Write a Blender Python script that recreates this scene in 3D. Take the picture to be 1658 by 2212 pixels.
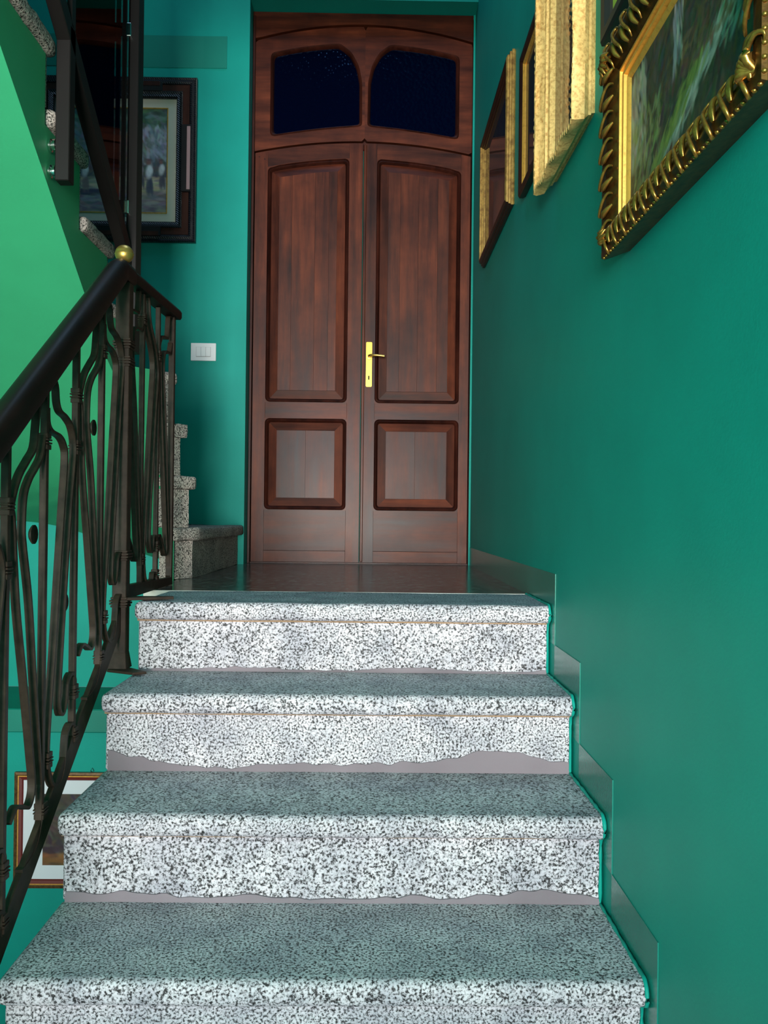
import bpy, bmesh, math, random
import numpy as np
from mathutils import Vector, Matrix, noise as mnoise

random.seed(7)
rng = np.random.default_rng(7)
scene = bpy.context.scene
for o in list(bpy.data.objects):
    bpy.data.objects.remove(o, do_unlink=True)
COL = scene.collection

# ------------------------------------------------------------------ camera
# world: X to the right, Y away from the viewer, Z up; landing floor is z = 0
FPX = 1900.0
_yaw, _pit, _roll = 27 / FPX, 11 / FPX, 0.0113
fwd = Vector((math.sin(_yaw) * math.cos(_pit), math.cos(_yaw) * math.cos(_pit), math.sin(_pit)))
r0 = fwd.cross(Vector((0, 0, 1))).normalized()
u0 = r0.cross(fwd)
rgt = r0 * math.cos(_roll) + u0 * math.sin(_roll)
upv = u0 * math.cos(_roll) - r0 * math.sin(_roll)
cd = bpy.data.cameras.new('camera')
cam = bpy.data.objects.new('camera', cd)
COL.objects.link(cam)
cd.sensor_fit = 'AUTO'
cd.sensor_width = 36.0
cd.lens = 36.0 * FPX / 2212.0
cd.clip_start = 0.02
cam.matrix_world = Matrix(((rgt.x, upv.x, -fwd.x, 0.0), (rgt.y, upv.y, -fwd.y, 0.0),
                           (rgt.z, upv.z, -fwd.z, 0.225), (0, 0, 0, 1)))
scene.camera = cam

# ------------------------------------------------------------------ light
world = bpy.data.worlds.new('world')
scene.world = world
world.use_nodes = True
bg = world.node_tree.nodes['Background']
bg.inputs[0].default_value = (0.62, 0.78, 1.0, 1)
bg.inputs[1].default_value = 0.3


def area_light(name, loc, target, sx, sy, power, color):
    ld = bpy.data.lights.new(name, 'AREA')
    ld.shape = 'RECTANGLE'
    ld.size, ld.size_y = sx, sy
    ld.energy = power
    ld.color = color
    lo = bpy.data.objects.new(name, ld)
    COL.objects.link(lo)
    lo.location = loc
    lo.rotation_euler = (Vector(target) - Vector(loc)).to_track_quat('-Z', 'Y').to_euler()
    return lo


# daylight through the tall window of the stairwell's rear wall
area_light('window_daylight', (-0.55, -4.62, 0.12), (-0.25, 3.0, 0.5), 2.0, 1.45, 800, (1.0, 0.935, 0.85))
# the upper lights of the same window look into the open sky
area_light('window_skylight', (-0.55, -4.62, 1.30), (-0.25, 3.0, 0.0), 2.0, 0.85, 120, (0.42, 0.68, 1.0))
# daylight through the roof light high above the stairwell
area_light('rooflight_daylight', (-0.2, 2.9, 4.2), (-0.1, 2.6, 0.0), 1.0, 1.6, 22, (0.42, 0.68, 1.0))

scene.view_settings.view_transform = 'Standard'
scene.view_settings.look = 'None'
scene.view_settings.gamma = 1.0
scene.view_settings.use_curve_mapping = False
scene.view_settings.exposure = 0.0


# ------------------------------------------------------------------ materials
def s2l(c):
    return tuple((x / 12.92 if x <= 0.04045 else ((x + 0.055) / 1.055) ** 2.4) for x in [v / 255.0 for v in c])


def new_mat(name, base=(0.5, 0.5, 0.5), rough=0.5, metal=0.0, spec=0.5, coat=0.0):
    m = bpy.data.materials.new(name)
    m.use_nodes = True
    b = m.node_tree.nodes['Principled BSDF']
    b.inputs['Base Color'].default_value = (*base, 1)
    b.inputs['Roughness'].default_value = rough
    b.inputs['Metallic'].default_value = metal
    b.inputs['Specular IOR Level'].default_value = spec
    b.inputs['Coat Weight'].default_value = coat
    b.inputs['Coat Roughness'].default_value = 0.12
    return m


class NT:
    """tiny node helper"""

    def __init__(self, m):
        self.t = m.node_tree
        self.b = self.t.nodes['Principled BSDF']

    def n(self, typ, **kw):
        nd = self.t.nodes.new(typ)
        for k, v in kw.items():
            if k in nd.inputs:
                nd.inputs[k].default_value = v
            else:
                setattr(nd, k, v)
        return nd

    def l(self, a, b):
        self.t.links.new(a, b)

    def coords(self, scale=(1, 1, 1), kind='Object'):
        tc = self.n('ShaderNodeTexCoord')
        mp = self.n('ShaderNodeMapping')
        mp.inputs['Scale'].default_value = scale
        self.l(tc.outputs[kind], mp.inputs['Vector'])
        return mp.outputs['Vector']

    def noise(self, vec, scale, detail=4, rough=0.6):
        nd = self.n('ShaderNodeTexNoise')
        nd.inputs['Scale'].default_value = scale
        nd.inputs['Detail'].default_value = detail
        nd.inputs['Roughness'].default_value = rough
        self.l(vec, nd.inputs['Vector'])
        return nd.outputs['Fac']

    def ramp(self, fac, stops, interp='LINEAR'):
        nd = self.n('ShaderNodeValToRGB')
        cr = nd.color_ramp
        cr.interpolation = interp
        while len(cr.elements) < len(stops):
            cr.elements.new(0.5)
        for e, (p, c) in zip(cr.elements, stops):
            e.position = p
            e.color = (*c, 1) if len(c) == 3 else c
        self.l(fac, nd.inputs['Fac'])
        return nd.outputs['Color']

    def mix(self, fac, a, b, mode='MIX'):
        nd = self.n('ShaderNodeMix', data_type='RGBA', blend_type=mode)
        for sock, v in ((nd.inputs[0], fac), (nd.inputs[6], a), (nd.inputs[7], b)):
            if hasattr(v, 'links'):
                self.l(v, sock)
            elif isinstance(v, (int, float)):
                sock.default_value = v
            else:
                sock.default_value = (*v, 1)
        return nd.outputs[2]

    def bump(self, height, strength=0.3, dist=0.002):
        nd = self.n('ShaderNodeBump')
        nd.inputs['Strength'].default_value = strength
        nd.inputs['Distance'].default_value = dist
        self.l(height, nd.inputs['Height'])
        self.l(nd.outputs['Normal'], self.b.inputs['Normal'])


def paint_mat(name, c, rough=0.55, var=0.08, spec=0.35):
    m = new_mat(name, c, rough, spec=spec)
    t = NT(m)
    v = t.coords()
    f = t.noise(v, 2.2, 3)
    lo = tuple(x * (1 - var) for x in c)
    hi = tuple(min(1, x * (1 + var)) for x in c)
    t.l(t.ramp(f, [(0.3, lo), (0.7, hi)]), t.b.inputs['Base Color'])
    g = t.noise(v, 160, 3)
    t.bump(g, 0.18, 0.0015)
    return m


def granite_mat(name, gain=1.0, warm=0.0, rough=0.6, bump=0.35):
    m = new_mat(name, (0.5, 0.5, 0.5), rough, spec=0.35)
    t = NT(m)
    v = t.coords()
    g = gain
    w = lambda x: (x * g * (1.01 + warm), x * g * .96, x * g * (1.035 - warm * 1.6))
    a = t.noise(v, 215, 2, 0.6)
    colA = t.ramp(a, [(0.36, w(0.025)), (0.43, w(0.24)), (0.50, w(0.74)), (0.66, w(1.0))])
    vo = t.n('ShaderNodeTexVoronoi')
    vo.inputs['Scale'].default_value = 210
    t.l(v, vo.inputs['Vector'])
    dark = t.ramp(vo.outputs['Distance'], [(0.13, (0.035, 0.036, 0.04)), (0.24, (1, 1, 1))])
    c1 = t.mix(0.75, colA, dark, 'MULTIPLY')
    big = t.noise(v, 9, 4)
    bigc = t.ramp(big, [(0.33, (0.55, 0.57, 0.62)), (0.60, (1.0, 1.0, 1.0))])
    c2 = t.mix(0.8, c1, bigc, 'MULTIPLY')
    t.l(c2, t.b.inputs['Base Color'])
    t.bump(t.noise(v, 120, 4), bump, 0.003)
    return m


def wood_mat(name, axis, dark, light, rough=0.46, coat=0.07, scale=1.0):
    """grain runs along axis ('x','y','z')"""
    m = new_mat(name, light, rough, spec=0.22, coat=coat)
    m.node_tree.nodes['Principled BSDF'].inputs['Coat Roughness'].default_value = 0.24
    t = NT(m)
    sc = {'x': (1.2, 14, 14), 'y': (14, 1.2, 14), 'z': (14, 14, 1.2)}[axis]
    oi = t.n('ShaderNodeObjectInfo')
    tc = t.n('ShaderNodeTexCoord')
    add = t.n('ShaderNodeVectorMath', operation='ADD')
    t.l(tc.outputs['Object'], add.inputs[0])
    sc3 = t.n('ShaderNodeVectorMath', operation='SCALE')
    sc3.inputs[0].default_value = (3.1, 5.3, 7.7)
    t.l(oi.outputs['Random'], sc3.inputs['Scale'])
    t.l(sc3.outputs[0], add.inputs[1])
    mp = t.n('ShaderNodeMapping')
    mp.inputs['Scale'].default_value = tuple(s * scale for s in sc)
    t.l(add.outputs[0], mp.inputs['Vector'])
    v = mp.outputs['Vector']
    f = t.noise(v, 1.6, 7, 0.62)
    mid = tuple((a + b) / 2 for a, b in zip(dark, light))
    c = t.ramp(f, [(0.28, dark), (0.5, mid), (0.72, light)])
    fine = t.noise(v, 9, 3, 0.7)
    c = t.mix(0.35, c, t.ramp(fine, [(0.3, (0.55, 0.5, 0.5)), (0.7, (1.15, 1.12, 1.1))]), 'MULTIPLY')
    blot = t.noise(add.outputs[0], 4.5, 4, 0.6)
    c = t.mix(0.8, c, t.ramp(blot, [(0.34, (0.45, 0.36, 0.34)), (0.66, (1.2, 1.2, 1.15))]), 'MULTIPLY')
    rnd = t.ramp(oi.outputs['Random'], [(0.0, (0.78, 0.74, 0.72)), (1.0, (1.15, 1.1, 1.08))])
    c = t.mix(1.0, c, rnd, 'MULTIPLY')
    t.l(c, t.b.inputs['Base Color'])
    rr = t.n('ShaderNodeMapRange')
    rr.inputs['To Min'].default_value = rough - 0.09
    rr.inputs['To Max'].default_value = rough + 0.16
    t.l(f, rr.inputs['Value'])
    t.l(rr.outputs['Result'], t.b.inputs['Roughness'])
    t.bump(fine, 0.12, 0.001)
    return m


M = {}
M['wall'] = paint_mat('teal_wall_paint', (0.0030, 0.300, 0.240), 0.55, spec=0.22)
M['wall_skirt'] = paint_mat('glossy_green_skirting_paint', (0.012, 0.20, 0.155), 0.24, 0.1, spec=0.6)
M['stair_paint'] = paint_mat('green_plaster_paint', (0.036, 0.34, 0.155), 0.6)
M['board_green'] = paint_mat('darker_green_board', (0.0035, 0.205, 0.150), 0.5)  # darker green than the wall, for the ledge and the upper board
M['ceiling'] = paint_mat('green_ceiling_paint', (0.01, 0.25, 0.17), 0.8, 0.03)
M['granite'] = granite_mat('speckled_granite', 0.72)
M['rough_granite'] = granite_mat('rough_hewn_granite', 0.50, 0.12, 0.8, 0.9)
M['mortar'] = paint_mat('grey_mortar', (0.23, 0.19, 0.215), 0.9, 0.25)
M['joint'] = paint_mat('rusty_joint_filler', (0.30, 0.20, 0.12), 0.9, 0.3)

# polished terrazzo
m = new_mat('polished_terrazzo', (0.06, 0.06, 0.055), 0.2, spec=0.45)
t = NT(m)
v = t.coords()
vo = t.n('ShaderNodeTexVoronoi')
vo.inputs['Scale'].default_value = 70
t.l(v, vo.inputs['Vector'])
hsv = t.n('ShaderNodeSeparateColor')
t.l(vo.outputs['Color'], hsv.inputs['Color'])
c = t.ramp(hsv.outputs[0], [(0.0, (0.018, 0.019, 0.017)), (0.45, (0.06, 0.062, 0.055)), (0.75, (0.14, 0.125, 0.105)), (0.95, (0.26, 0.25, 0.22))], 'CONSTANT')
t.l(c, t.b.inputs['Base Color'])
M['terrazzo'] = m
M['terrazzo_edge'] = new_mat('pale_terrazzo_edge', (0.62, 0.60, 0.54), 0.5)

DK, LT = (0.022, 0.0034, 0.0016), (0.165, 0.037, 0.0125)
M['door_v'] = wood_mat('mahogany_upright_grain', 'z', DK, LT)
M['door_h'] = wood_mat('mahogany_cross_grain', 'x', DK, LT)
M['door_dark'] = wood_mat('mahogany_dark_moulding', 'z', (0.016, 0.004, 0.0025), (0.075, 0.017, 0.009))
M['handrail'] = wood_mat('dark_handrail_wood', 'y', (0.0035, 0.0014, 0.001), (0.013, 0.0045, 0.0032), 0.5, 0.05)
M['iron'] = new_mat('black_wrought_iron', (0.030, 0.024, 0.021), 0.5, 0.0, 0.18)
t = NT(M['iron'])
v = t.coords()
t.l(t.ramp(t.noise(v, 30, 3), [(0.3, (0.022, 0.0140, 0.0100)), (0.7, (0.052, 0.033, 0.0235))]), t.b.inputs['Base Color'])
t.bump(t.noise(v, 260, 3), 0.15, 0.001)
M['steel'] = new_mat('black_painted_steel', (0.009, 0.0075, 0.007), 0.45, 0.0, 0.2)
M['brass'] = new_mat('aged_brass', (0.66, 0.40, 0.10), 0.36, 0.9)
M['brass_bright'] = new_mat('polished_yellow_brass', (0.80, 0.50, 0.06), 0.34, 0.8)
M['chrome'] = new_mat('polished_chrome', (0.86, 0.86, 0.84), 0.12, 1.0)
M['black_hole'] = new_mat('dark_keyhole', (0.004, 0.003, 0.003), 0.8)
M['white_plastic'] = new_mat('white_switch_plastic', (0.83, 0.83, 0.82), 0.35)
M['grey_line'] = new_mat('grey_switch_gap', (0.32, 0.28, 0.28), 0.6)

# gilding
def gilt(name, base, rough, metal, scale=40, dirt=(0.10, 0.045, 0.012), amt=(0.30, 0.62)):
    m = new_mat(name, base, rough, metal)
    t = NT(m)
    v = t.coords()
    f = t.noise(v, scale, 5, 0.65)
    t.l(t.ramp(f, [(amt[0], dirt), (amt[1], base)]), t.b.inputs['Base Color'])
    t.bump(f, 0.2, 0.002)
    return m


M['gold_ornate'] = gilt('antique_gilding', (0.62, 0.32, 0.065), 0.28, 0.85, 60, (0.16, 0.07, 0.015), (0.28, 0.6))
M['gold_side'] = gilt('bronzed_frame_side', (0.12, 0.055, 0.018), 0.45, 0.5, 60, (0.035, 0.014, 0.005))
M['gold_pale'] = gilt('pale_cream_gilding', (0.86, 0.56, 0.20), 0.45, 0.15, 110, (0.46, 0.22, 0.05), (0.30, 0.56))
M['gold_thin'] = gilt('narrow_gilt_moulding', (0.46, 0.27, 0.065), 0.4, 0.4, 60, (0.15, 0.065, 0.015), (0.28, 0.6))
M['gold_dark'] = gilt('darkened_gilt_ground', (0.15, 0.068, 0.015), 0.34, 0.8, 60, (0.05, 0.02, 0.006))
M['gold_slip'] = gilt('gilt_slip', (0.85, 0.44, 0.08), 0.36, 0.5, 80, (0.5, 0.22, 0.04), (0.2, 0.5))
M['mahog_and_rail_shade'] = wood_mat('dark_mahogany_and_rail_shade', 'z', (0.010, 0.003, 0.002), (0.045, 0.013, 0.007), 0.4, 0.2)  # mahogany frame; also the painted shade on the slim gilt frame's rails
M['black_frame'] = new_mat('black_frame_lacquer', (0.007, 0.006, 0.006), 0.4)
m = new_mat('ebonised_ripple_moulding', (0.008, 0.0075, 0.010), 0.33)
t = NT(m)
wv = t.n('ShaderNodeTexWave', wave_type='BANDS', bands_direction='DIAGONAL')
wv.inputs['Scale'].default_value = 62
t.l(t.coords(), wv.inputs['Vector'])
t.bump(wv.outputs['Fac'], 0.8, 0.003)
M['ripple'] = m
M['frame_brown'] = wood_mat('brown_veneer_band', 'z', (0.024, 0.009, 0.006), (0.075, 0.026, 0.016), 0.4, 0.2)
M['frame_pink'] = new_mat('pinkish_veneer', (0.36, 0.22, 0.22), 0.5)
M['mat_beige'] = new_mat('beige_mount_board', (0.68, 0.61, 0.48), 0.9)
M['mat_white'] = new_mat('white_mount_board', (0.72, 0.76, 0.80), 0.85)
M['mat_lime'] = new_mat('lime_mount_board', (0.38, 0.50, 0.05), 0.85)
M['red_frame'] = new_mat('dark_red_frame_lacquer', (0.13, 0.012, 0.010), 0.4)
M['brown_frame'] = gilt('brown_gilt_edge', (0.16, 0.085, 0.03), 0.45, 0.4, 90, (0.06, 0.025, 0.01))

# hammered blue glass
m = new_mat('hammered_blue_glass', (0.0005, 0.0014, 0.009), 0.10, 0.0, 0.3)
t = NT(m)
v = t.coords((1, 1, 1))
vo = t.n('ShaderNodeTexVoronoi', feature='SMOOTH_F1')
vo.inputs['Scale'].default_value = 62
vo.inputs['Smoothness'].default_value = 0.6
t.l(v, vo.inputs['Vector'])
t.bump(vo.outputs['Distance'], 0.7, 0.003)
t.b.inputs['Specular Tint'].default_value = (0.30, 0.55, 1.0, 1)
M['blue_glass'] = m

# clear smoked glass of the upper balustrade
m = bpy.data.materials.new('smoked_clear_glass')
m.use_nodes = True
nt = m.node_tree
nt.nodes.clear()
out = nt.nodes.new('ShaderNodeOutputMaterial')
mx = nt.nodes.new('ShaderNodeMixShader')
tr = nt.nodes.new('ShaderNodeBsdfTransparent')
tr.inputs[0].default_value = (0.84, 0.88, 0.89, 1)
gl = nt.nodes.new('ShaderNodeBsdfGlossy')
gl.inputs['Roughness'].default_value = 0.02
fr = nt.nodes.new('ShaderNodeFresnel')
fr.inputs['IOR'].default_value = 1.22
nt.links.new(fr.outputs[0], mx.inputs[0])
nt.links.new(tr.outputs[0], mx.inputs[1])
nt.links.new(gl.outputs[0], mx.inputs[2])
nt.links.new(mx.outputs[0], out.inputs[0])
M['glass'] = m


def canvas_mat(name, rough=0.5, coat=0.0):
    m = new_mat(name, (0.2, 0.2, 0.2), rough, coat=coat)
    t = NT(m)
    a = t.n('ShaderNodeAttribute')
    a.attribute_name = 'paint'
    t.l(a.outputs['Color'], t.b.inputs['Base Color'])
    t.b.inputs['Coat Roughness'].default_value = 0.03
    t.bump(t.noise(t.coords(), 180, 4), 0.25, 0.001)
    return m


M['canvas'] = canvas_mat('painted_canvas', 0.45)
M['canvas_glazed'] = canvas_mat('picture_under_glass', 0.6, 1.0)


# ------------------------------------------------------------------ mesh builder
class MB:
    def __init__(self):
        self.v, self.f = [], []

    def add(self, vs, fs):
        o = len(self.v)
        self.v += [tuple(p) for p in vs]
        self.f += [tuple(i + o for i in q) for q in fs]
        return self

    def box(self, x0, x1, y0, y1, z0, z1):
        vs = [(x, y, z) for z in (z0, z1) for y in (y0, y1) for x in (x0, x1)]
        return self.add(vs, [(0, 2, 3, 1), (4, 5, 7, 6), (0, 1, 5, 4), (2, 6, 7, 3), (0, 4, 6, 2), (1, 3, 7, 5)])

    def prism(self, poly, axis, a0, a1):
        """poly: 2-D outline; axis 'x' -> (y,z), 'y' -> (x,z), 'z' -> (x,y)"""
        def P(p, a):
            return {'x': (a, p[0], p[1]), 'y': (p[0], a, p[1]), 'z': (p[0], p[1], a)}[axis]
        n = len(poly)
        vs = [P(p, a0) for p in poly] + [P(p, a1) for p in poly]
        fs = [tuple(range(n))[::-1], tuple(range(n, 2 * n))]
        fs += [(i, (i + 1) % n, n + (i + 1) % n, n + i) for i in range(n)]
        return self.add(vs, fs)

    def strip(self, path, x, wx, th, smooth=6):
        """flat bar bent in the YZ plane; wx wide along X, th thick"""
        pts = catmull(path, smooth) if smooth else [Vector(p) for p in path]
        rings = []
        for i, p in enumerate(pts):
            a = pts[max(i - 1, 0)]
            b = pts[min(i + 1, len(pts) - 1)]
            d = (b - a)
            d = d.normalized() if d.length > 1e-9 else Vector((0, 1))
            n = Vector((-d.y, d.x)) * th / 2
            rings.append([(x - wx / 2, p.x + n.x, p.y + n.y), (x + wx / 2, p.x + n.x, p.y + n.y),
                          (x + wx / 2, p.x - n.x, p.y - n.y), (x - wx / 2, p.x - n.x, p.y - n.y)])
        return self.rings(rings)

    def rings(self, rings, closed=True, cap=True, loop=False):
        n = len(rings[0])
        vs = [p for r in rings for p in r]
        fs = []
        R = len(rings)
        for i in range(R if loop else R - 1):
            j = (i + 1) % R
            for k in range(n if closed else n - 1):
                k2 = (k + 1) % n
                fs.append((i * n + k, i * n + k2, j * n + k2, j * n + k))
        if cap and not loop:
            fs.append(tuple(range(n))[::-1])
            fs.append(tuple((R - 1) * n + k for k in range(n)))
        return self.add(vs, fs)

    def tube(self, pts, r, n=8, smooth=0):
        pts = catmull3(pts, smooth) if smooth else [Vector(p) for p in pts]
        rings = []
        for i, p in enumerate(pts):
            d = (pts[min(i + 1, len(pts) - 1)] - pts[max(i - 1, 0)]).normalized()
            a = d.cross(Vector((0, 0, 1)))
            if a.length < 0.05:
                a = d.cross(Vector((1, 0, 0)))
            a.normalize()
            b = d.cross(a)
            if isinstance(r, (list, tuple)):
                w_ = i / (len(pts) - 1) * (len(r) - 1)
                j_ = min(int(w_), len(r) - 2)
                rr = r[j_] + (r[j_ + 1] - r[j_]) * (w_ - j_)
            else:
                rr = r
            rings.append([p + (a * math.cos(q) + b * math.sin(q)) * rr for q in [2 * math.pi * k / n for k in range(n)]])
        return self.rings(rings)

    def lathe(self, prof, c, axis='z', n=20):
        """prof: (radius, height) pairs"""
        rings = []
        for r, h in prof:
            ring = []
            for k in range(n):
                q = 2 * math.pi * k / n
                a, b = r * math.cos(q), r * math.sin(q)
                d = {'z': (a, b, h), 'x': (h, a, b), 'y': (a, h, b)}[axis]
                ring.append((c[0] + d[0], c[1] + d[1], c[2] + d[2]))
            rings.append(ring)
        return self.rings(rings)

    def build(self, name, mat, parent=None, bevel=0.0, seg=1, smooth=False, jitter=None, loc=None):
        me = bpy.data.meshes.new(name)
        bm = bmesh.new()
        bv = [bm.verts.new(p) for p in self.v]
        for q in self.f:
            try:
                bm.faces.new([bv[i] for i in q])
            except ValueError:
                pass
        bmesh.ops.recalc_face_normals(bm, faces=bm.faces)
        if bevel:
            bmesh.ops.bevel(bm, geom=list(bm.edges), offset=bevel, segments=seg, profile=0.5, affect='EDGES', clamp_overlap=True)
        if jitter:
            jitter(bm)
        bm.to_mesh(me)
        bm.free()
        if smooth:
            for p in me.polygons:
                p.use_smooth = True
            try:
                me.set_sharp_from_angle(angle=math.radians(smooth if smooth is not True else 40))
            except Exception:
                pass
        me.materials.append(mat)
        o = bpy.data.objects.new(name, me)
        COL.objects.link(o)
        if loc:
            o.location = loc
        if parent is not None:
            o.parent = parent
        return o


def catmull(path, k):
    P = [Vector(p) for p in path]
    out = []
    for i in range(len(P) - 1):
        p0, p1, p2, p3 = P[max(i - 1, 0)], P[i], P[i + 1], P[min(i + 2, len(P) - 1)]
        for j in range(k):
            s = j / k
            out.append(0.5 * ((2 * p1) + (p2 - p0) * s + (2 * p0 - 5 * p1 + 4 * p2 - p3) * s * s + (3 * p1 - p0 - 3 * p2 + p3) * s ** 3))
    out.append(P[-1])
    return out


catmull3 = catmull


def empty(name, loc=(0, 0, 0), rz=0.0):
    o = bpy.data.objects.new(name, None)
    o.empty_display_size = 0.05
    COL.objects.link(o)
    o.location = loc
    o.rotation_euler = (0, 0, rz)
    return o


def tag(o, label, cat, group=None):
    o['label'] = label
    o['category'] = cat
    if group:
        o['group'] = group
    return o


def struct(o, label=None):
    o['kind'] = 'structure'
    if label:
        o['label'] = label
    return o


def copy_part(o, parent, loc):
    c = o.copy()
    COL.objects.link(c)
    c.parent = parent
    c.location = loc
    return c


# ------------------------------------------------------------------ the setting
XR = 0.470           # right wall face
YB = 4.07            # back wall face
YD = 4.19            # door face
XL = -1.90           # left wall face
ZF = -1.98           # lower floor
RISE, RUN = 0.18, 0.272
NOSE = [2.265 - RUN * i for i in range(11)]     # nosing line of step i (i = 0 is the landing edge)

struct(MB().box(XR, XR + 0.2, -4.7, 4.45, ZF - 0.1, 4.35).build('wall_right', M['wall']), 'long teal plastered wall hung with gilt frames')
# back wall with the door recess cut out
wb = MB()
wb.box(XL - 0.2, -0.588, YB, YB + 0.38, -0.571, 4.35)
wb.box(-0.588, XR, YB, YB + 0.38, 2.625, 4.35)
wb.box(-0.588, XR, YD + 0.05, YB + 0.38, -0.2, 2.625)
wb.box(0.460, XR, YD - 0.012, YD + 0.05, 0.0, 2.625)
struct(wb.build('wall_back', M['wall']), 'teal wall around the recessed wooden door')
struct(MB().box(XL - 0.2, XR, 3.62, YB + 0.38, ZF - 0.1, -0.667).build('wall_back_lower', M['wall']), 'teal wall of the lower flight below the landing')
struct(MB().box(XL, -0.58, 3.60, YB, -0.667, -0.571).build('trim_1', M['board_green'], bevel=0.004), 'green painted ledge crossing the wall below the winding stair')
struct(MB().box(XL - 0.2, XL, -4.7, YB, ZF - 0.1, 4.35).build('wall_left', M['wall']))
struct(MB().box(XL - 0.2, XR + 0.2, -4.7, 4.45, ZF - 0.2, ZF).build('floor_lower', M['terrazzo']))
wr = MB()
WX0, WX1, WZ0, WZ1 = -1.55, 0.42, -0.62, 1.74
wr.box(XL - 0.2, WX0, -4.6, -4.45, ZF, 4.35)
wr.box(WX1, XR + 0.2, -4.6, -4.45, ZF, 4.35)
wr.box(WX0, WX1, -4.6, -4.45, ZF, WZ0)
wr.box(WX0, WX1, -4.6, -4.45, WZ1, 4.35)
struct(wr.build('wall_rear', M['wall']))
struct(MB().box(-1.2, XR - .01, -1.12, -1.0, ZF, -0.30).build('wall_added_shade', M['wall']), 'unseen low wall added behind the viewer to shade the lower steps')  # unseen blocker added behind the camera, darkens the lower steps
w1 = struct(empty('window_1', (-0.55, -4.5, WZ0)), 'tall window in the rear wall of the stairwell')
wf = MB()
for x0, x1, z0, z1 in ((WX0, WX0 + .05, WZ0, WZ1), (WX1 - .05, WX1, WZ0, WZ1), (WX0 + .05, WX1 - .05, WZ0, WZ0 + .05), (WX0 + .05, WX1 - .05, WZ1 - .05, WZ1), (-.58, -.52, WZ0 + .05, WZ1 - .05)):
    wf.box(x0, x1, -4.55, -4.50, z0, z1)
o = wf.build('window_frame', M['mat_white'])
o.parent = w1
o.matrix_parent_inverse = Matrix.Translation((0.55, 4.5, -WZ0))
cl = MB()
cl.box(XL - .2, -0.75, -4.7, 4.45, 4.3, 4.45)
cl.box(0.35, XR + .2, -4.7, 4.45, 4.3, 4.45)
cl.box(-0.75, 0.35, -4.7, 2.1, 4.3, 4.45)
cl.box(-0.75, 0.35, 3.7, 4.45, 4.3, 4.45)
struct(cl.build('ceiling', M['ceiling']))
ch = MB().box(XL + .01, -.70, -4.44, 0.50, 2.0, 2.34)  # unseen slab, its edge placed to shade door top and upper back wall
ch.box(-.70, XR, -4.44, 2.10, 2.0, 2.34)
struct(ch.build('ceiling_added_slab', M['ceiling']), 'unseen upper floor slab added to shade the door top and upper back wall')

# landing floor of polished terrazzo with its pale front edge
YS = 2.615
lf = struct(MB().box(-0.672, XR, YS + 0.006, YD + 0.06, -0.20, 0.0).build('floor_landing', M['terrazzo']), 'dark polished terrazzo landing in front of the door')
MB().box(-0.672, XR, YS - 0.001, YS + 0.0055, -0.02, 0.0008).build('edge_strip', M['terrazzo_edge'], lf)

# glossy stepped skirting along the right wall
sk = []
hs = 0.085
up_ = [(YD, hs), (NOSE[0] - .036, hs)]
for i in range(1, 7):
    up_ += [(NOSE[i - 1] - .036, -RISE * i + hs), (NOSE[i] - .036, -RISE * i + hs)]
lo_ = [(y, z - 0.12) for y, z in up_]
q = MB()
yz = [(YD - .02, -0.02), (YD - .02, hs), (NOSE[0] - .036, hs)]
# build as a run of small boards, one per step, so that each stays a convex piece
q.box(XR - 0.002, XR + .002, NOSE[0] - .036, YD - 0.013, -RISE + hs - .0005, hs)
struct(q.build('baseboard_right', M['wall_skirt']), 'glossy green skirting stepping down along the right wall')
bb = bpy.data.objects['baseboard_right']
for i in range(1, 8):
    MB().box(XR - 0.002, XR + .002, NOSE[i] - .036, NOSE[i - 1] - .036, -RISE * (i + 1) + hs - .0005, -RISE * i + hs).build('skirting_board', M['wall_skirt'], bb)

# board in a darker green than the upper back wall, lifting a little at its end
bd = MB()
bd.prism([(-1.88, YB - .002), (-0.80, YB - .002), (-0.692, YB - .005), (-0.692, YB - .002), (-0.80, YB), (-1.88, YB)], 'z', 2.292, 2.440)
struct(bd.build('trim_2', M['board_green']), 'long darker green board fixed across the wall above the dark framed painting')


# ------------------------------------------------------------------ granite staircase
def worn(amp, freq, seed):
    def fn(bm):
        es = [e for e in bm.edges if e.calc_length() > 0.3]
        if es:
            bmesh.ops.subdivide_edges(bm, edges=es, cuts=26, use_grid_fill=True)
        for v in bm.verts:
            p = v.co * freq + Vector((seed * 3.7, seed * 1.3, seed))
            v.co.z += mnoise.noise(p) * amp
            v.co.y += mnoise.noise(p + Vector((9, 4, 2))) * amp
    return fn


def tread_mesh(x0, x1, y0, y1, z1, th, seed):
    """slab with a worn round nosing on its front (low y) and left end"""
    mb = MB().box(x0, x1, y0, y1, z1 - th, z1)

    def jit(bm):
        bm.edges.ensure_lookup_table()
        sel = []
        for e in bm.edges:
            a, b = e.verts[0].co, e.verts[1].co
            if abs(a.y - y0) < 1e-5 and abs(b.y - y0) < 1e-5 and abs(a.z - b.z) < 1e-5:
                sel.append(e)
            elif abs(a.x - x0) < 1e-5 and abs(b.x - x0) < 1e-5:
                sel.append(e) if abs(a.y - b.y) > 1e-4 or abs(a.y - y0) < 1e-5 else None
        bmesh.ops.bevel(bm, geom=sel, offset=0.017, segments=4, profile=0.55, affect='EDGES', clamp_overlap=True)
        worn(0.0022, 9.0, seed)(bm)
    return mb, jit


st = empty('granite_staircase', (-0.07, 0.9, ZF))
tag(st, 'straight flight of speckled grey granite steps climbing to the wooden door', 'staircase')
INV = Matrix.Translation((0.07, -0.9, -ZF))


def under(o, parent, inv):
    o.parent = parent
    o.matrix_parent_inverse = inv
    return o


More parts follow.
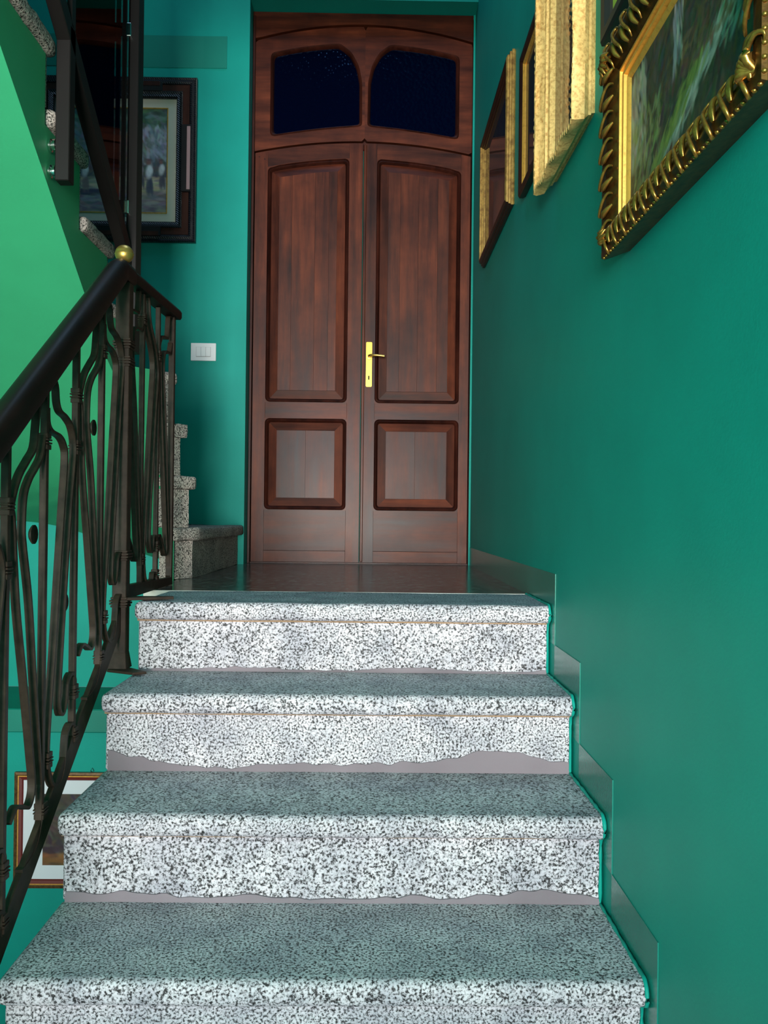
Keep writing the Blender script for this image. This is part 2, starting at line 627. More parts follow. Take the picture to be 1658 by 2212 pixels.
XS = -0.607
for i in range(10):
    z1 = -RISE * i
    yn = NOSE[i]
    yback = YS - 0.001 if i == 0 else NOSE[i - 1] + 0.030
    mb, jit = tread_mesh(XS, XR - .008, yn, yback, z1, 0.046, i + 1)
    under(mb.build('tread', M['granite'], None, jitter=jit, smooth=50), st, INV)
    # riser below this tread
    rz0, rz1 = z1 - RISE, z1 - 0.049
    rb = MB().box(XS + .006, XR - .004, yn + 0.030, yn + 0.075, rz0, rz1)
    under(rb.build('riser', M['granite'], None, bevel=0.003, jitter=worn(0.0015, 8, i + 20)), st, INV)
    under(MB().box(XS + .004, XR - .004, yn + 0.024, yn + 0.08, z1 - 0.0505, z1 - 0.0445).build('filler_line', M['joint']), st, INV)
    # ragged mortar at the foot of the riser
    if i < 5:
        hgt = [0.009, 0.018, 0.016, 0.014, 0.014][i]
        n = 90
        top = []
        for k in range(n + 1):
            x = XS + .012 + (XR - .02 - XS) * k / n
            h = hgt * (0.55 + 1.3 * max(0, mnoise.noise(Vector((x * 4.5, i * 7.1, 0))) + .22) + .45 * mnoise.noise(Vector((x * 30, i * 3.3, 5))))
            if i == 1:
                h += 0.030 * math.exp(-((x - 0.30) / .12) ** 2) + 0.028 * math.exp(-((x + 0.60) / .10) ** 2)
            top.append((x, rz0 + max(h, 0.003)))
        poly = top + [(XR - .02, rz0 - .001), (XS + .012, rz0 - .001)]
        vs = [(x, yn + .030 - .0035, z) for x, z in poly] + [(x, yn + .033, z) for x, z in poly]
        P = len(poly)
        mm = MB()
        # quads strip so that the ragged outline stays clean
        for k in range(n):
            (xa, za), (xb, zb) = top[k], top[k + 1]
            ya, yc = yn + .0262, yn + .034
            o0 = len(mm.v)
            mm.v += [(xa, ya - .003, rz0), (xb, ya - .003, rz0), (xb, ya, zb), (xa, ya, za), (xb, yc, zb), (xa, yc, za)]
            mm.f += [(o0, o0 + 1, o0 + 2, o0 + 3), (o0 + 3, o0 + 2, o0 + 4, o0 + 5)]
        under(mm.build('mortar_joint', M['mortar']), st, INV)
# ragged line of wall paint along the right ends of the steps
for i in range(6):
    z1, yn = -RISE * i, NOSE[i]
    yb_ = YS if i == 0 else NOSE[i - 1] + .03
    path = [(yn + .026, z1 - RISE + .004), (yn + .025, z1 - .10), (yn + .024, z1 - .052), (yn - .001, z1 - .036), (yn - .002, z1 - .014), (yn + .012, z1 + .001)]
    n_ = 14
    path += [(yn + .012 + (yb_ - yn - .016) * j / n_, z1 + .001) for j in range(1, n_ + 1)]
    pts = catmull(path, 3)
    pts3 = [(XR - .0072 + .0008 * mnoise.noise(Vector((p_.x * 60, p_.y * 60, i))), p_.x, p_.y) for p_ in pts]
    rad = [max(.0018, .0034 + .0022 * mnoise.noise(Vector((p_.x * 45, p_.y * 45, i + 3)))) for p_ in pts]
    under(MB().tube(pts3, rad, 6).build('paint_line', M['wall'], None, smooth=60), st, INV)
# plastered body under the flight
sb = [(YS, -0.05)]
for i in range(10):
    sb += [(NOSE[i] + .07, -RISE * i - .047), (NOSE[i] + .07, -RISE * (i + 1) - .047)]
sb += [(NOSE[9] + .07, ZF), (NOSE[9] + .5, ZF), (YS, -0.40)]
bodyv = MB()
for i in range(10):
    za = -RISE * i - .047
    ya, yb = NOSE[i] + .07, (YS if i == 0 else NOSE[i - 1] + .07)
    lowa, lowb = max(ZF, za - 0.42), max(ZF, za - 0.42 + (yb - ya) * RISE / RUN)
    bodyv.prism([(ya, za), (yb, za), (yb, lowb), (ya, lowa)], 'x', XS + .012, XR - .008)
under(bodyv.build('plaster_body', M['stair_paint']), st, INV)

# ------------------------------------------------------------------ winding upper staircase
ws = empty('winding_staircase', (-1.2, 3.2, 0.0))
tag(ws, 'green plastered stair with rough granite treads winding up above the landing on the left', 'staircase')
WINV = Matrix.Translation((1.2, -3.2, 0.0))
I_ = {1: (-.672, 3.045), 2: (-.676, 3.04), 3: (-.695, 3.03), 4: (-.72, 3.015), 5: (-.80, 2.93), 6: (-.84, 2.81)}
B_ = {1: (-.608, 3.13), 2: (-.618, 3.11), 3: (-.648, 3.09), 4: (-.678, 3.07), 5: (-.825, 2.94), 6: (-.86, 2.81)}
O_ = {1: (-.588, 4.060), 2: (-.95, 4.060), 3: (-1.45, 4.060), 4: (-1.888, 3.80), 5: (-1.888, 3.25), 6: (-1.888, 2.81)}
S_I = {1: -0.0, 2: 0.0, 3: .06, 4: .22, 5: .52, 6: .70}
S_O = {1: -.0, 2: .02, 3: .185, 4: .25, 5: .43, 6: .70}


def shift(k, d):
    a, b = Vector(B_[k]), Vector(O_[k])
    dd = (b - a).normalized()
    n = Vector((-dd.y, dd.x)) * d
    f = lambda p: (p[0] + n.x, p[1] + n.y)
    return f(I_[k]), f(B_[k]), f(O_[k])


def clampwall(p):
    return (max(p[0], XL + .010), min(p[1], YB - .010))


def rough_end(seed, amp=0.005, sub=3):
    def fn(bm):
        for _ in range(sub):
            es = [e for e in bm.edges if e.calc_length() > 0.035]
            if not es or len(bm.verts) > 3500:
                break
            bmesh.ops.subdivide_edges(bm, edges=es, cuts=1, use_grid_fill=True)
        bmesh.ops.recalc_face_normals(bm, faces=bm.faces)
        bm.normal_update()
        ds = []
        for v in bm.verts:
            p = v.co * 28 + Vector((seed, seed * 2.1, 0))
            ds.append((v, v.normal * (mnoise.noise(p) + .6 * mnoise.noise(p * 2.3)) * amp))
        for v, d in ds:
            v.co += d
    return fn


def bevel_then(fn, off, segs=3):
    def g(bm):
        bmesh.ops.bevel(bm, geom=list(bm.edges), offset=off, segments=segs, profile=0.5, affect='EDGES', clamp_overlap=True)
        fn(bm)
    return g


for k in range(1, 6):
    zt = RISE * k
    nx = k + 1
    # tread slab outline: this nosing, the walls, the foot of the next riser
    i2, b2, o2 = shift(nx, 0.045)
    ik = (-.700, 3.056) if k == 4 else I_[k]
    if k == 3:
        i2 = (i2[0], i2[1] + .03)
    if k == 4:
        i2, b2 = (-.80, 2.975), (-.83, 2.98)
    poly = [ik, B_[k], O_[k]]
    if k == 3:
        poly.append((XL + .010, YB - .010))
    poly += [clampwall(o2), b2, i2] if nx < 6 else [clampwall(o2), i2]
    under(MB().prism(poly, 'z', zt - .046, zt).build('tread', M['rough_granite'], None, jitter=bevel_then(rough_end(k, .0035, 3), .012), smooth=60), ws, WINV)
    # riser along the nosing line, set back
    a, b, c = shift(k, .026)
    a2, b2_, c2 = shift(k, .060)
    c, c2 = clampwall(c), clampwall(c2)
    rm = MB()
    for p, q_, p2, q2 in ((a, b, a2, b2_), (b, c, b2_, c2)):
        rm.prism([p, q_, q2, p2], 'z', zt - RISE + .001, zt - .047)
    under(rm.build('riser', M['rough_granite'], None, jitter=rough_end(k + 30, .0025, 4), smooth=60), ws, WINV)

# plastered underside of the winders: one smooth warped surface with its side towards the well
def lerp_keys(keys, u):
    P = [Vector(k) for k in keys]
    u = min(max(u, 0), len(P) - 1 - 1e-6)
    i = int(u)
    s_ = u - i
    p0, p1, p2, p3 = P[max(i - 1, 0)], P[i], P[i + 1], P[min(i + 2, len(P) - 1)]
    return 0.5 * ((2 * p1) + (p2 - p0) * s_ + (2 * p0 - 5 * p1 + 4 * p2 - p3) * s_ * s_ + (3 * p1 - p0 - 3 * p2 + p3) * s_ ** 3)


inn = [(-.682, 3.052, -.04), (-.692, 3.047, .10), (-.712, 3.037, .30), (-.722, 3.032, .37), (-.737, 3.022, .43), (-.814, 2.922, .60), (-.84, 2.775, .7204)]
outk = [(-.60, 4.055, -.06), (-.95, 4.055, .015), (-1.45, 4.055, .17), (-1.84, 4.055, .20), (-1.88, 3.80, .26), (-1.88, 3.25, .45), (-1.88, 2.775, .7204)]
tops = [0.13, 0.13, 0.31, 0.40, 0.49, 0.67, 0.85]
NS, NC = 48, 14
pm = MB()
for a_ in range(NS + 1):
    u = 6.0 * a_ / NS
    p, q_ = lerp_keys(inn, u), lerp_keys(outk, u)
    q_ = Vector((max(q_.x, -1.888), min(q_.y, 4.058), q_.z))
    for c_ in range(NC + 1):
        w_ = c_ / NC
        pm.v.append(tuple(p.lerp(q_, w_)))
W1 = NC + 1
for a_ in range(NS):
    for c_ in range(NC):
        pm.f.append((a_ * W1 + c_, a_ * W1 + c_ + 1, (a_ + 1) * W1 + c_ + 1, (a_ + 1) * W1 + c_))
under(pm.build('soffit', M['stair_paint'], None, smooth=60), ws, WINV)
sm = MB()
for a_ in range(NS):
    p, q_ = lerp_keys(inn, 6.0 * a_ / NS), lerp_keys(inn, 6.0 * (a_ + 1) / NS)
    um = 6.0 * (a_ + .5) / NS
    kk = 1 if um < 1 else 2 if um < 2 else 3 if um < 4 else 4 if um < 5 else 5
    zt = RISE * kk - .03 if um < 2 or um > 5 else RISE * kk - .001
    d_ = Vector((q_.x - p.x, q_.y - p.y, 0)).normalized()
    n_ = Vector((d_.y, -d_.x, 0)) * .03
    if n_.x > 0:
        n_ = -n_
    A, B2 = [(v_.x, v_.y) for v_ in (p, q_)]
    C2, D2 = (B2[0] + n_.x, B2[1] + n_.y), (A[0] + n_.x, A[1] + n_.y)
    sm.add([(A[0], A[1], p.z), (B2[0], B2[1], q_.z), (C2[0], C2[1], q_.z), (D2[0], D2[1], p.z),
            (A[0], A[1], zt), (B2[0], B2[1], zt), (C2[0], C2[1], zt), (D2[0], D2[1], zt)],
           [(0, 1, 5, 4), (2, 3, 7, 6), (4, 5, 6, 7)])
under(sm.build('plaster_side', M['stair_paint'], None), ws, WINV)

# straight part of the upper flight, rising towards the viewer
soff = lambda y: .853 - .68 * (y - 2.58)
YN = {k: 2.81 - .268 * (k - 6) for k in range(6, 15)}
bod = MB()
for k in range(6, 14):
    ya, yb = YN[k] - .035, YN[k + 1] - .035
    zt = RISE * k - .047
    bod.prism([(ya, zt), (yb, zt), (yb, soff(yb)), (ya, soff(ya))], 'x', XL + .010, -.84)
under(bod.build('plaster_body', M['stair_paint']), ws, WINV)
for k in range(6, 13):
    zt = RISE * k
    under(MB().box(XL + .010, -.822, YN[k + 1] - .02, YN[k], zt - .046, zt).build(
        'tread', M['rough_granite'], None, jitter=bevel_then(rough_end(k, .004, 4), .014), smooth=60), ws, WINV)
    under(MB().box(XL + .010, -.842, YN[k] - .034, YN[k] - .022, zt - RISE + .001, zt - .047).build('riser', M['rough_granite'], None), ws, WINV)

# ------------------------------------------------------------------ the double door
dr = struct(empty('door_1', (-0.06, YD, 0)), 'tall mahogany double door with an arched transom of blue glass')
DINV = Matrix.Translation((0.06, -YD, 0))


def arch(x, za, zc, xa=-0.575, xb=0.458):
    """height of a shallow arch rising from za at the sides to zc in the middle"""
    c = (xa + xb) / 2
    w = (xb - xa) / 2
    return za + (zc - za) * (1 - ((x - c) / w) ** 2)


DX0, DX1, DXM = -0.575, 0.458, -0.0575
a_hi = lambda x: arch(x, 2.490, 2.566)       # below the header board
a_lo = lambda x: arch(x, 1.956, 2.012)       # meeting of leaves and transom


def strip_poly(x0, x1, lo, hi, n=24):
    xs = [x0 + (x1 - x0) * i / n for i in range(n + 1)]
    return [(x, lo(x)) for x in xs] + [(x, hi(x)) for x in reversed(xs)]


def slab(name, poly, y0, y1, mat, parent, bevel=0.0015, inv=DINV):
    mb = MB()
    n = len(poly) // 2
    # even outline made by strip_poly: quads between lower and upper edge
    lo, hi = poly[:n], poly[n:][::-1]
    rings = [[(l[0], y0, l[1]), (h[0], y0, h[1]), (h[0], y1, h[1]), (l[0], y1, l[1])] for l, h in zip(lo, hi)]
    mb.rings(rings)
    o = mb.build(name, mat)
    o.parent = parent
    if parent is dr:
        o.matrix_parent_inverse = inv
    return o


def dbox(name, x0, x1, y0, y1, z0, z1, mat, parent, bevel=0.0015):
    o = MB().box(x0, x1, y0, y1, z0, z1).build(name, mat, None, bevel=bevel)
    o.parent = parent
    if parent is dr:
        o.matrix_parent_inverse = DINV
    return o


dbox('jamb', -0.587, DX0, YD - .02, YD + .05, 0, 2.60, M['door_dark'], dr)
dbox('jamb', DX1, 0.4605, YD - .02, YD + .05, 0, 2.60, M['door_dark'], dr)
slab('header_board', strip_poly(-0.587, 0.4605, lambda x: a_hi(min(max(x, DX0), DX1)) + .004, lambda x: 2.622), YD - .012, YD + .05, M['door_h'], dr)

# transom: bottom rail, arched top rail, side stiles, centre mullion shaped like a wine glass
LP = [(-.504, 2.033), (-.500, 2.425), (-.160, 2.478), (-.100, 2.410), (-.076, 2.330), (-.074, 2.092)]


def pane_outline(side, inset=0.0):
    """rounded outline of one blue pane, as (x, z) points, side -1 left / 1 right"""
    raw = [(-.446, 2.034), (-.446, 2.428), (-.122, 2.478), (-.068, 2.437), (-.034, 2.375), (-.018, 2.30), (-.016, 2.09)]
    xc = -0.0575 + 0.004
    pts = []
    n = len(raw)
    dense = []
    for i in range(n):
        a, b = Vector(raw[i]), Vector(raw[(i + 1) % n])
        m_ = 24 if (b - a).length > .2 else 6
        for j in range(m_):
            p = a.lerp(b, j / m_)
            if i == n - 1:      # arched bottom
                s_ = j / m_
                p.y += .006 * math.sin(math.pi * s_)
            if i == 1:
                s_ = j / m_
                p.y += .007 * math.sin(math.pi * s_)
            dense.append(p)
    # round the corners by a little smoothing
    for _ in range(2):
        dense = [(dense[i - 1] + dense[i] * 2 + dense[(i + 1) % len(dense)]) / 4 for i in range(len(dense))]
    cx = sum(p.x for p in dense) / len(dense)
    cz = sum(p.y for p in dense) / len(dense)
    out = []
    for p in dense:
        d = Vector((p.x - cx, p.y - cz))
        k = 1 - inset / max(d.length, .01)
        q_ = Vector((cx, cz)) + Vector((d.x * (1 - inset / .21), d.y * (1 - inset / .20)))
        out.append(q_)
    if side < 0:
        return [(p.x + xc, p.y) for p in out]
    return [(2 * xc - (p.x + xc), p.y) for p in out]


def fill_between(outer_fn, inner, y0, y1, name, mat, parent):
    """flat ring from an inner outline to a surrounding shape hit by rays from the pane's centre"""
    cx = sum(p[0] for p in inner) / len(inner)
    cz = sum(p[1] for p in inner) / len(inner)
    rings = []
    for x, z in inner:
        ox, oz = outer_fn(cx, cz, x - cx, z - cz)
        rings.append([(x, y0, z), (ox, y0, oz), (ox, y1, oz), (x, y1, z)])
    o = MB().rings(rings, loop=True).build(name, mat)
    o.parent = parent
    return o


tr_ = dbox('transom', DX0, DX1, YD + .030, YD + .045, 1.99, 2.50, M['door_dark'], dr, 0)


def sash_hit(side):
    xa, xb = (DX0, -0.0535) if side < 0 else (-0.0535, DX1)

    def fn(cx, cz, dx, dz):
        best = 9
        if abs(dx) > 1e-6:
            best = min(best, ((xb if dx > 0 else xa) - cx) / dx)
        # march to the arch lines
        k = 0.2
        f = a_hi if dz > 0 else a_lo
        off = -.003 if dz > 0 else .004
        lo, hi = 0.0, best
        g = lambda s_: (cz + dz * s_ - f(min(max(cx + dx * s_, DX0), DX1)) - off) * (1 if dz > 0 else -1)
        if g(best) > 0:
            for _ in range(40):
                mid = (lo + hi) / 2
                if g(mid) > 0:
                    hi = mid
                else:
                    lo = mid
            best = lo
        return cx + dx * best, cz + dz * best
    return fn


def densify(pts, n):
    out = []
    for i in range(len(pts)):
        a, b = pts[i], pts[(i + 1) % len(pts)]
        for j in range(n):
            out.append((a[0] + (b[0] - a[0]) * j / n, a[1] + (b[1] - a[1]) * j / n))
    return out


for side in (-1, 1):
    inner = densify(pane_outline(side), 1)
    fill_between(sash_hit(side), inner, YD - .004, YD + .03, 'sash', M['door_h'], tr_)
    # bead around the glass
    rr_ = []
    o0, o1, o2 = [densify(pane_outline(side, d), 1) for d in (-.004, .004, .011)]
    for p0, p1, p2 in zip(o0, o1, o2):
        rr_.append([(p0[0], YD - .0045, p0[1]), (p0[0] * .5 + p1[0] * .5, YD - .010, p0[1] * .5 + p1[1] * .5), (p1[0], YD - .006, p1[1]), (p2[0], YD + .012, p2[1]), (p2[0], YD + .02, p2[1])])
    o = MB().rings(rr_, closed=False, loop=True).build('glazing_bead', M['door_dark'], tr_, smooth=50)
    g = densify(pane_outline(side, .011), 1)
    mb = MB()
    n = len(g)
    mb.add([(x, YD + .014, z) for x, z in g] + [(x, YD + .02, z) for x, z in g],
           [tuple(range(n)), tuple(range(n, 2 * n))[::-1]] + [(i, (i + 1) % n, n + (i + 1) % n, n + i) for i in range(n)])
    mb.build('glass_pane', M['blue_glass'], tr_)


def rr_path(x0, x1, z0, ztop, r, ins):
    """rounded rectangle, ztop a function of x (arched head); always the same point count"""
    pts = []
    xa, xb, za = x0 + ins, x1 - ins, z0 + ins
    r = max(r - ins * .6, .002)
    zt = lambda x: ztop(x) - ins
    K = 5

    def corner(cx, cz, a0):
        for k in range(K + 1):
            q_ = a0 + (math.pi / 2) * k / K
            pts.append((cx + r * math.cos(q_), cz + r * math.sin(q_)))
    corner(xb - r, za + r, -math.pi / 2)
    corner(xb - r, zt(xb) - r, 0)
    for k in range(1, 12):
        x = xb - r + (xa - xb + 2 * r) * k / 12
        pts.append((x, zt(x)))
    corner(xa + r, zt(xa) - r, math.pi / 2)
    corner(xa + r, za + r, math.pi)
    return pts


def panel(leaf, x0, x1, z0, ztop, planks, flip):
    prof = [(0, -.001), (.003, .006), (.005, .004), (.009, .002), (.012, .005), (.015, .013), (.018, .017)]
    rings = []
    paths = [rr_path(x0, x1, z0, ztop, .022, d) for d, _ in prof]
    sq = []
    n = len(paths[0])
    for i in range(n):
        rings.append([(paths[j][i][0], YD + prof[j][1], paths[j][i][1]) for j in range(len(prof))])
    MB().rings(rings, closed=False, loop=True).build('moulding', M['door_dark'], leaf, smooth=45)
    # square corners behind the rounded opening
    outer = rr_path(x0 - .002, x1 + .002, z0 - .002, lambda x: ztop(x) + .002, .002, 0)
    inner = rr_path(x0, x1, z0, ztop, .022, 0)
    rings = [[(a[0], YD + .0003, a[1]), (b[0], YD + .0003, b[1])] for a, b in zip(outer, inner)]
    MB().rings(rings, closed=False, loop=True).build('corner_fillet', M['door_h'], leaf)
    # bevelled margin of the raised panel: four mitred boards
    i0, i1 = .016, .056
    zt = lambda x, d: ztop(x) - d
    A = [(x0 + i0, z0 + i0), (x1 - i0, z0 + i0), (x1 - i0, zt(x1 - i0, i0)), (x0 + i0, zt(x0 + i0, i0))]
    Bq = [(x0 + i1, z0 + i1), (x1 - i1, z0 + i1), (x1 - i1, zt(x1 - i1, i1)), (x0 + i1, zt(x0 + i1, i1))]
    for k in range(4):
        a, b = A[k], A[(k + 1) % 4]
        c_, d_ = Bq[(k + 1) % 4], Bq[k]
        N = 10 if k == 2 else 1
        rings = []
        for s_ in range(N + 1):
            u = s_ / N
            pa = (a[0] + (b[0] - a[0]) * u, a[1] + (b[1] - a[1]) * u)
            pd = (d_[0] + (c_[0] - d_[0]) * u, d_[1] + (c_[1] - d_[1]) * u)
            if k == 2:
                pa, pd = (pa[0], zt(pa[0], i0)), (pd[0], zt(pd[0], i1))
            rings.append([(pa[0], YD + .018, pa[1]), (pd[0], YD + .0085, pd[1]), (pd[0], YD + .02, pd[1]), (pa[0], YD + .02, pa[1])])
        MB().rings(rings).build('panel_margin', M['door_h'] if k in (0, 2) else M['door_v'], leaf)
    # raised field of upright planks
    xa, xb = x0 + i1, x1 - i1
    cuts = [xa] + [xa + (xb - xa) * p for p in planks] + [xb]
    for j in range(len(cuts) - 1):
        ca, cb = cuts[j] + .0004, cuts[j + 1] - .0004
        pl = strip_poly(ca, cb, lambda x: z0 + i1 + .0008, lambda x: zt(x, i1) - .0008, 6)
        dy = random.uniform(-.0004, .0004)
        slab('plank', pl, YD + .0055 + dy, YD + .018, M['door_v'], leaf)
    return


def leaf_(x0, x1, px0, px1, planks_u, planks_l):
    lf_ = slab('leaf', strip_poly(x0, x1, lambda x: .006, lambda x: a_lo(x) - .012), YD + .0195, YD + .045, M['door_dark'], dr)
    head = lambda x: arch(x, 1.872, 1.934)
    Z = dict(u0=.768, l1=.690, l0=.256)
    slab('stile', strip_poly(x0 + .001, px0 - .0005, lambda x: .008, lambda x: a_lo(x) - .004, 4), YD, YD + .03, M['door_v'], lf_)
    slab('stile', strip_poly(px1 + .0005, x1 - .001, lambda x: .008, lambda x: a_lo(x) - .004, 4), YD, YD + .03, M['door_v'], lf_)
    slab('rail', strip_poly(px0, px1, lambda x: head(x), lambda x: a_lo(x) - .004), YD + .0004, YD + .03, M['door_h'], lf_)
    dbox('rail', px0, px1, YD + .0004, YD + .03, Z['l1'], Z['u0'], M['door_h'], lf_, .0006)
    dbox('rail', px0, px1, YD + .0004, YD + .03, .062, Z['l0'], M['door_h'], lf_, .0006)
    dbox('kick_board', px0, px1, YD + .0004, YD + .03, .0085, .0605, M['door_h'], lf_, .0006)
    panel(lf_, px0, px1, Z['u0'], head, planks_u, 0)
    panel(lf_, px0, px1, Z['l0'], lambda x: Z['l1'], planks_l, 0)
    return lf_


l1 = leaf_(DX0 + .002, DXM - .0015, -.512, -.124, (.22, .62, .86), (.5,))
l2 = leaf_(DXM + .0015, DX1 - .002, .008, .410, (.2, .5, .82), (.48,))
dbox('meeting_bead', DXM + .002, DXM + .016, YD - .007, YD + .001, .01, 2.000, M['door_v'], l2, .003)
# small dowel plugs in the upper corner joints
for x, z in ((-.553, 2.005), (-.527, 1.990), (-.553, 1.935), (-.527, 1.925), (-.550, 2.03)):
    MB().lathe([(.0, -.0006), (.0035, -.0006), (.0035, .002)], (x, YD, z), 'y', 10).build('dowel_plug', M['door_dark'], l1)
# brass handle set on its long plate
hp = MB()
pl = rr_path(-.034, -.006, .845, lambda x: 1.058, .005, 0)
n = len(pl)
hp.add([(x, YD - .003, z) for x, z in pl] + [(x, YD + .001, z) for x, z in pl],
       [tuple(range(n)), tuple(range(n, 2 * n))[::-1]] + [(i, (i + 1) % n, n + (i + 1) % n, n + i) for i in range(n)])
hp.build('handle_plate', M['brass_bright'], l2)
MB().lathe([(.0, -.010), (.0105, -.010), (.0115, -.003)], (-.020, YD, .984), 'y', 18).build('handle_rose', M['brass'], l2, smooth=40)
hl = MB()
hl.tube([(-.020, YD - .004, .986), (-.020, YD - .040, .987), (-.012, YD - .048, .988), (.02, YD - .050, .987), (.052, YD - .049, .984)], [.0055, .0055, .006, .0055, .0065], 10)
hl.build('handle_lever', M['brass'], l2, smooth=60)
MB().box(-.0235, -.0165, YD - .0036, YD - .002, .878, .898).build('keyhole', M['black_hole'], l2, bevel=.0015)
slab('threshold', strip_poly(DX0, DX1, lambda x: .0005, lambda x: .006, 2), YD - .004, YD + .05, M['door_dark'], dr)

# ------------------------------------------------------------------ light switch
sw = empty('light_switch', (-0.783, YB, 0.977))
tag(sw, 'white three-gang light switch on the teal wall left of the door', 'light switch')
MB().box(-.058, .058, -.009, .001, -.041, .041).build('switch_plate', M['white_plastic'], sw, bevel=.0025, seg=2)
MB().box(-.0335, .0335, -.0095, -.004, -.0225, .0225).build('gap_frame', M['grey_line'], sw)
for k, (a, b) in enumerate(((-.0325, -.0115), (-.0105, .0105), (.0115, .0325))):
    MB().box(a, b, -.0115, -.004, -.0205, .022).build('rocker', M['white_plastic'], sw, bevel=.0008)

# ------------------------------------------------------------------ wrought-iron railing
XI = -0.645
YC0, ZC0 = 1.741, -0.3665
SL = 0.68
PER = 0.36
rl = empty('wrought_iron_railing', (XI, 2.285, -0.18))
tag(rl, 'black wrought-iron railing with lyre scrolls, dark wooden handrail and brass ball', 'railing')
RINV = Matrix.Translation((-XI, -2.285, 0.18))


def rpart(mb, name, mat, bevel=0.0, smooth=False, loc=None):
    o = mb.build(name, mat, None, bevel=bevel, smooth=smooth)
    if loc:
        o.location = loc
    return under(o, rl, RINV)


def rcopy(o, loc):
    c = o.copy()
    COL.objects.link(c)
    c.location = loc
    c.parent = rl
    c.matrix_parent_inverse = RINV
    return c


# one lyre unit around its centre bar, (y, z) relative to the centre bar on the slope line
UNIT = {
    'scroll_bar_outer': [(.030, .870), (.052, .850), (.060, .820), (.075, .802), (.112, .793), (.147, .775), (.166, .735), (.158, .68), (.142, .60), (.120, .45), (.098, .292), (.090, .217), (.092, .188), (.103, .173), (.119, .176), (.132, .199), (.139, .233), (.163, .247), (.184, .231), (.184, .200)],
    'scroll_bar_inner': [(.006, .800), (.010, .770), (.030, .756), (.075, .750), (.102, .735), (.113, .705), (.098, .600), (.078, .46), (.058, .317), (.043, .227), (.030, .136), (.032, .089), (.044, .060), (.060, .040), (.082, .031), (.105, .034), (.124, .059), (.131, .093), (.139, .126), (.164, .139), (.186, .126), (.187, .105)],
    'scroll_bar_left_outer': [(-.020, .815), (-.042, .795), (-.050, .755), (-.060, .715), (-.090, .690), (-.125, .662), (-.148, .632), (-.162, .600), (-.154, .575), (-.132, .430), (-.095, .287), (-.055, .130), (-.043, .078), (-.048, .050), (-.068, .036), (-.10, .048), (-.128, .054), (-.155, .035)],
    'scroll_bar_left_inner': [(-.008, .745), (-.024, .702), (-.050, .678), (-.080, .655), (-.103, .622), (-.109, .565), (-.103, .53), (-.072, .425), (-.046, .278), (-.020, .140), (-.002, .050), (-.001, .0), (-.004, -.018), (-.024, -.050), (-.060, -.066), (-.100, -.072)],
}
BW, BT = 0.0145, 0.0065


def collar(name='collar'):
    mb = MB()
    for z, r, h in ((-.011, .0098, .010), (-.0032, .0112, .0034), (.0032, .0112, .0034), (.011, .0098, .010)):
        mb.box(-r, r, -r * 1.15, r * 1.15, z - h / 2, z + h / 2)
    return mb


col0 = None


def put_collar(y, z):
    global col0
    if col0 is None:
        col0 = rpart(collar(), 'collar', M['iron'], bevel=.001, loc=(XI, y, z))
    else:
        rcopy(col0, (XI, y, z))


boss0 = None
units = []
for u in range(4):
    k = 1 - u                         # unit 0 sits nearest the newel
    yc, zc = YC0 + PER * k, ZC0 + PER * SL * k
    for nm, pts in UNIT.items():
        if u == 0:
            units.append((nm, rpart(MB().strip(pts, 0, BW, BT, 6), 'scroll_bar', M['iron'], loc=(XI, yc, zc))))
        else:
            rcopy(dict(units)[nm], (XI, yc, zc))
    # centre and side square bars
    rpart(MB().box(-.0068, .0068, -.0068, .0068, -.010, .835), 'baluster', M['iron'], bevel=.0008, loc=(XI, yc, zc))
    if u > 0:
        ys, zs = yc + .18, zc + .18 * SL
        rpart(MB().box(-.0068, .0068, -.0068, .0068, -.03, .835), 'baluster', M['iron'], bevel=.0008, loc=(XI, ys, zs))
    for dy, dz in ((0, .733), (.030, .098), (.006, .006), (.178, .735), (.183, .205), (.186, .112), (-.176, .603)):
        put_collar(yc + dy, zc + dz)
    for dy, dz in ((-.004, .55), (.176, .40)) if u else ((-.004, .55),):
        b = MB().lathe([(.0, -.016), (.012, -.015), (.019, -.010), (.019, -.007), (.0, -.006)], (0, 0, 0), 'x', 14)
        rpart(b, 'boss', M['iron'], smooth=40, loc=(XI - .004, yc + dy - .012, zc + dz))

# level guard along the landing behind the newel: the same lyre, upright
def upright(pts, nm):
    out = []
    for y, z in pts:
        zz = z - SL * y
        if nm == 'scroll_bar_left_inner' and zz < 0.005 and y < -.02:
            continue
        out.append((y, min(max(zz, .012), .84)))
    return out


for GY, names in ((2.465, list(UNIT)), (2.81, ['scroll_bar_left_outer', 'scroll_bar_left_inner'])):
    for nm in names:
        rpart(MB().strip(upright(UNIT[nm], nm), 0, BW, BT, 6), 'scroll_bar', M['iron'], loc=(XI, GY, 0.02))
for y in (2.465, 2.642):
    rpart(MB().box(-.0068, .0068, -.0068, .0068, .03, .845), 'baluster', M['iron'], bevel=.0008, loc=(XI, y, 0))
for y, z in ((2.465, .77), (2.477, .10), (2.642, .70), (2.642, .13), (2.642, .045)):
    put_collar(y, z)
b = MB().lathe([(.0, -.016), (.012, -.015), (.019, -.010), (.019, -.007), (.0, -.006)], (0, 0, 0), 'x', 14)
rpart(b, 'boss', M['iron'], smooth=40, loc=(XI - .004, 2.63, .35))
rpart(MB().box(-.009, .009, -.009, .009, .0015, .86), 'end_post', M['iron'], bevel=.001, loc=(XI + .003, 2.815, 0))
gr = MB()
gr.rings([[(XI - .009, 2.28, .003), (XI + .009, 2.28, .003), (XI + .009, 2.28, .04), (XI - .009, 2.28, .04)],
          [(-.651, 2.82, .003), (-.633, 2.82, .003), (-.633, 2.82, .026), (-.651, 2.82, .026)]])
rpart(gr, 'bottom_rail', M['iron'], bevel=.001)

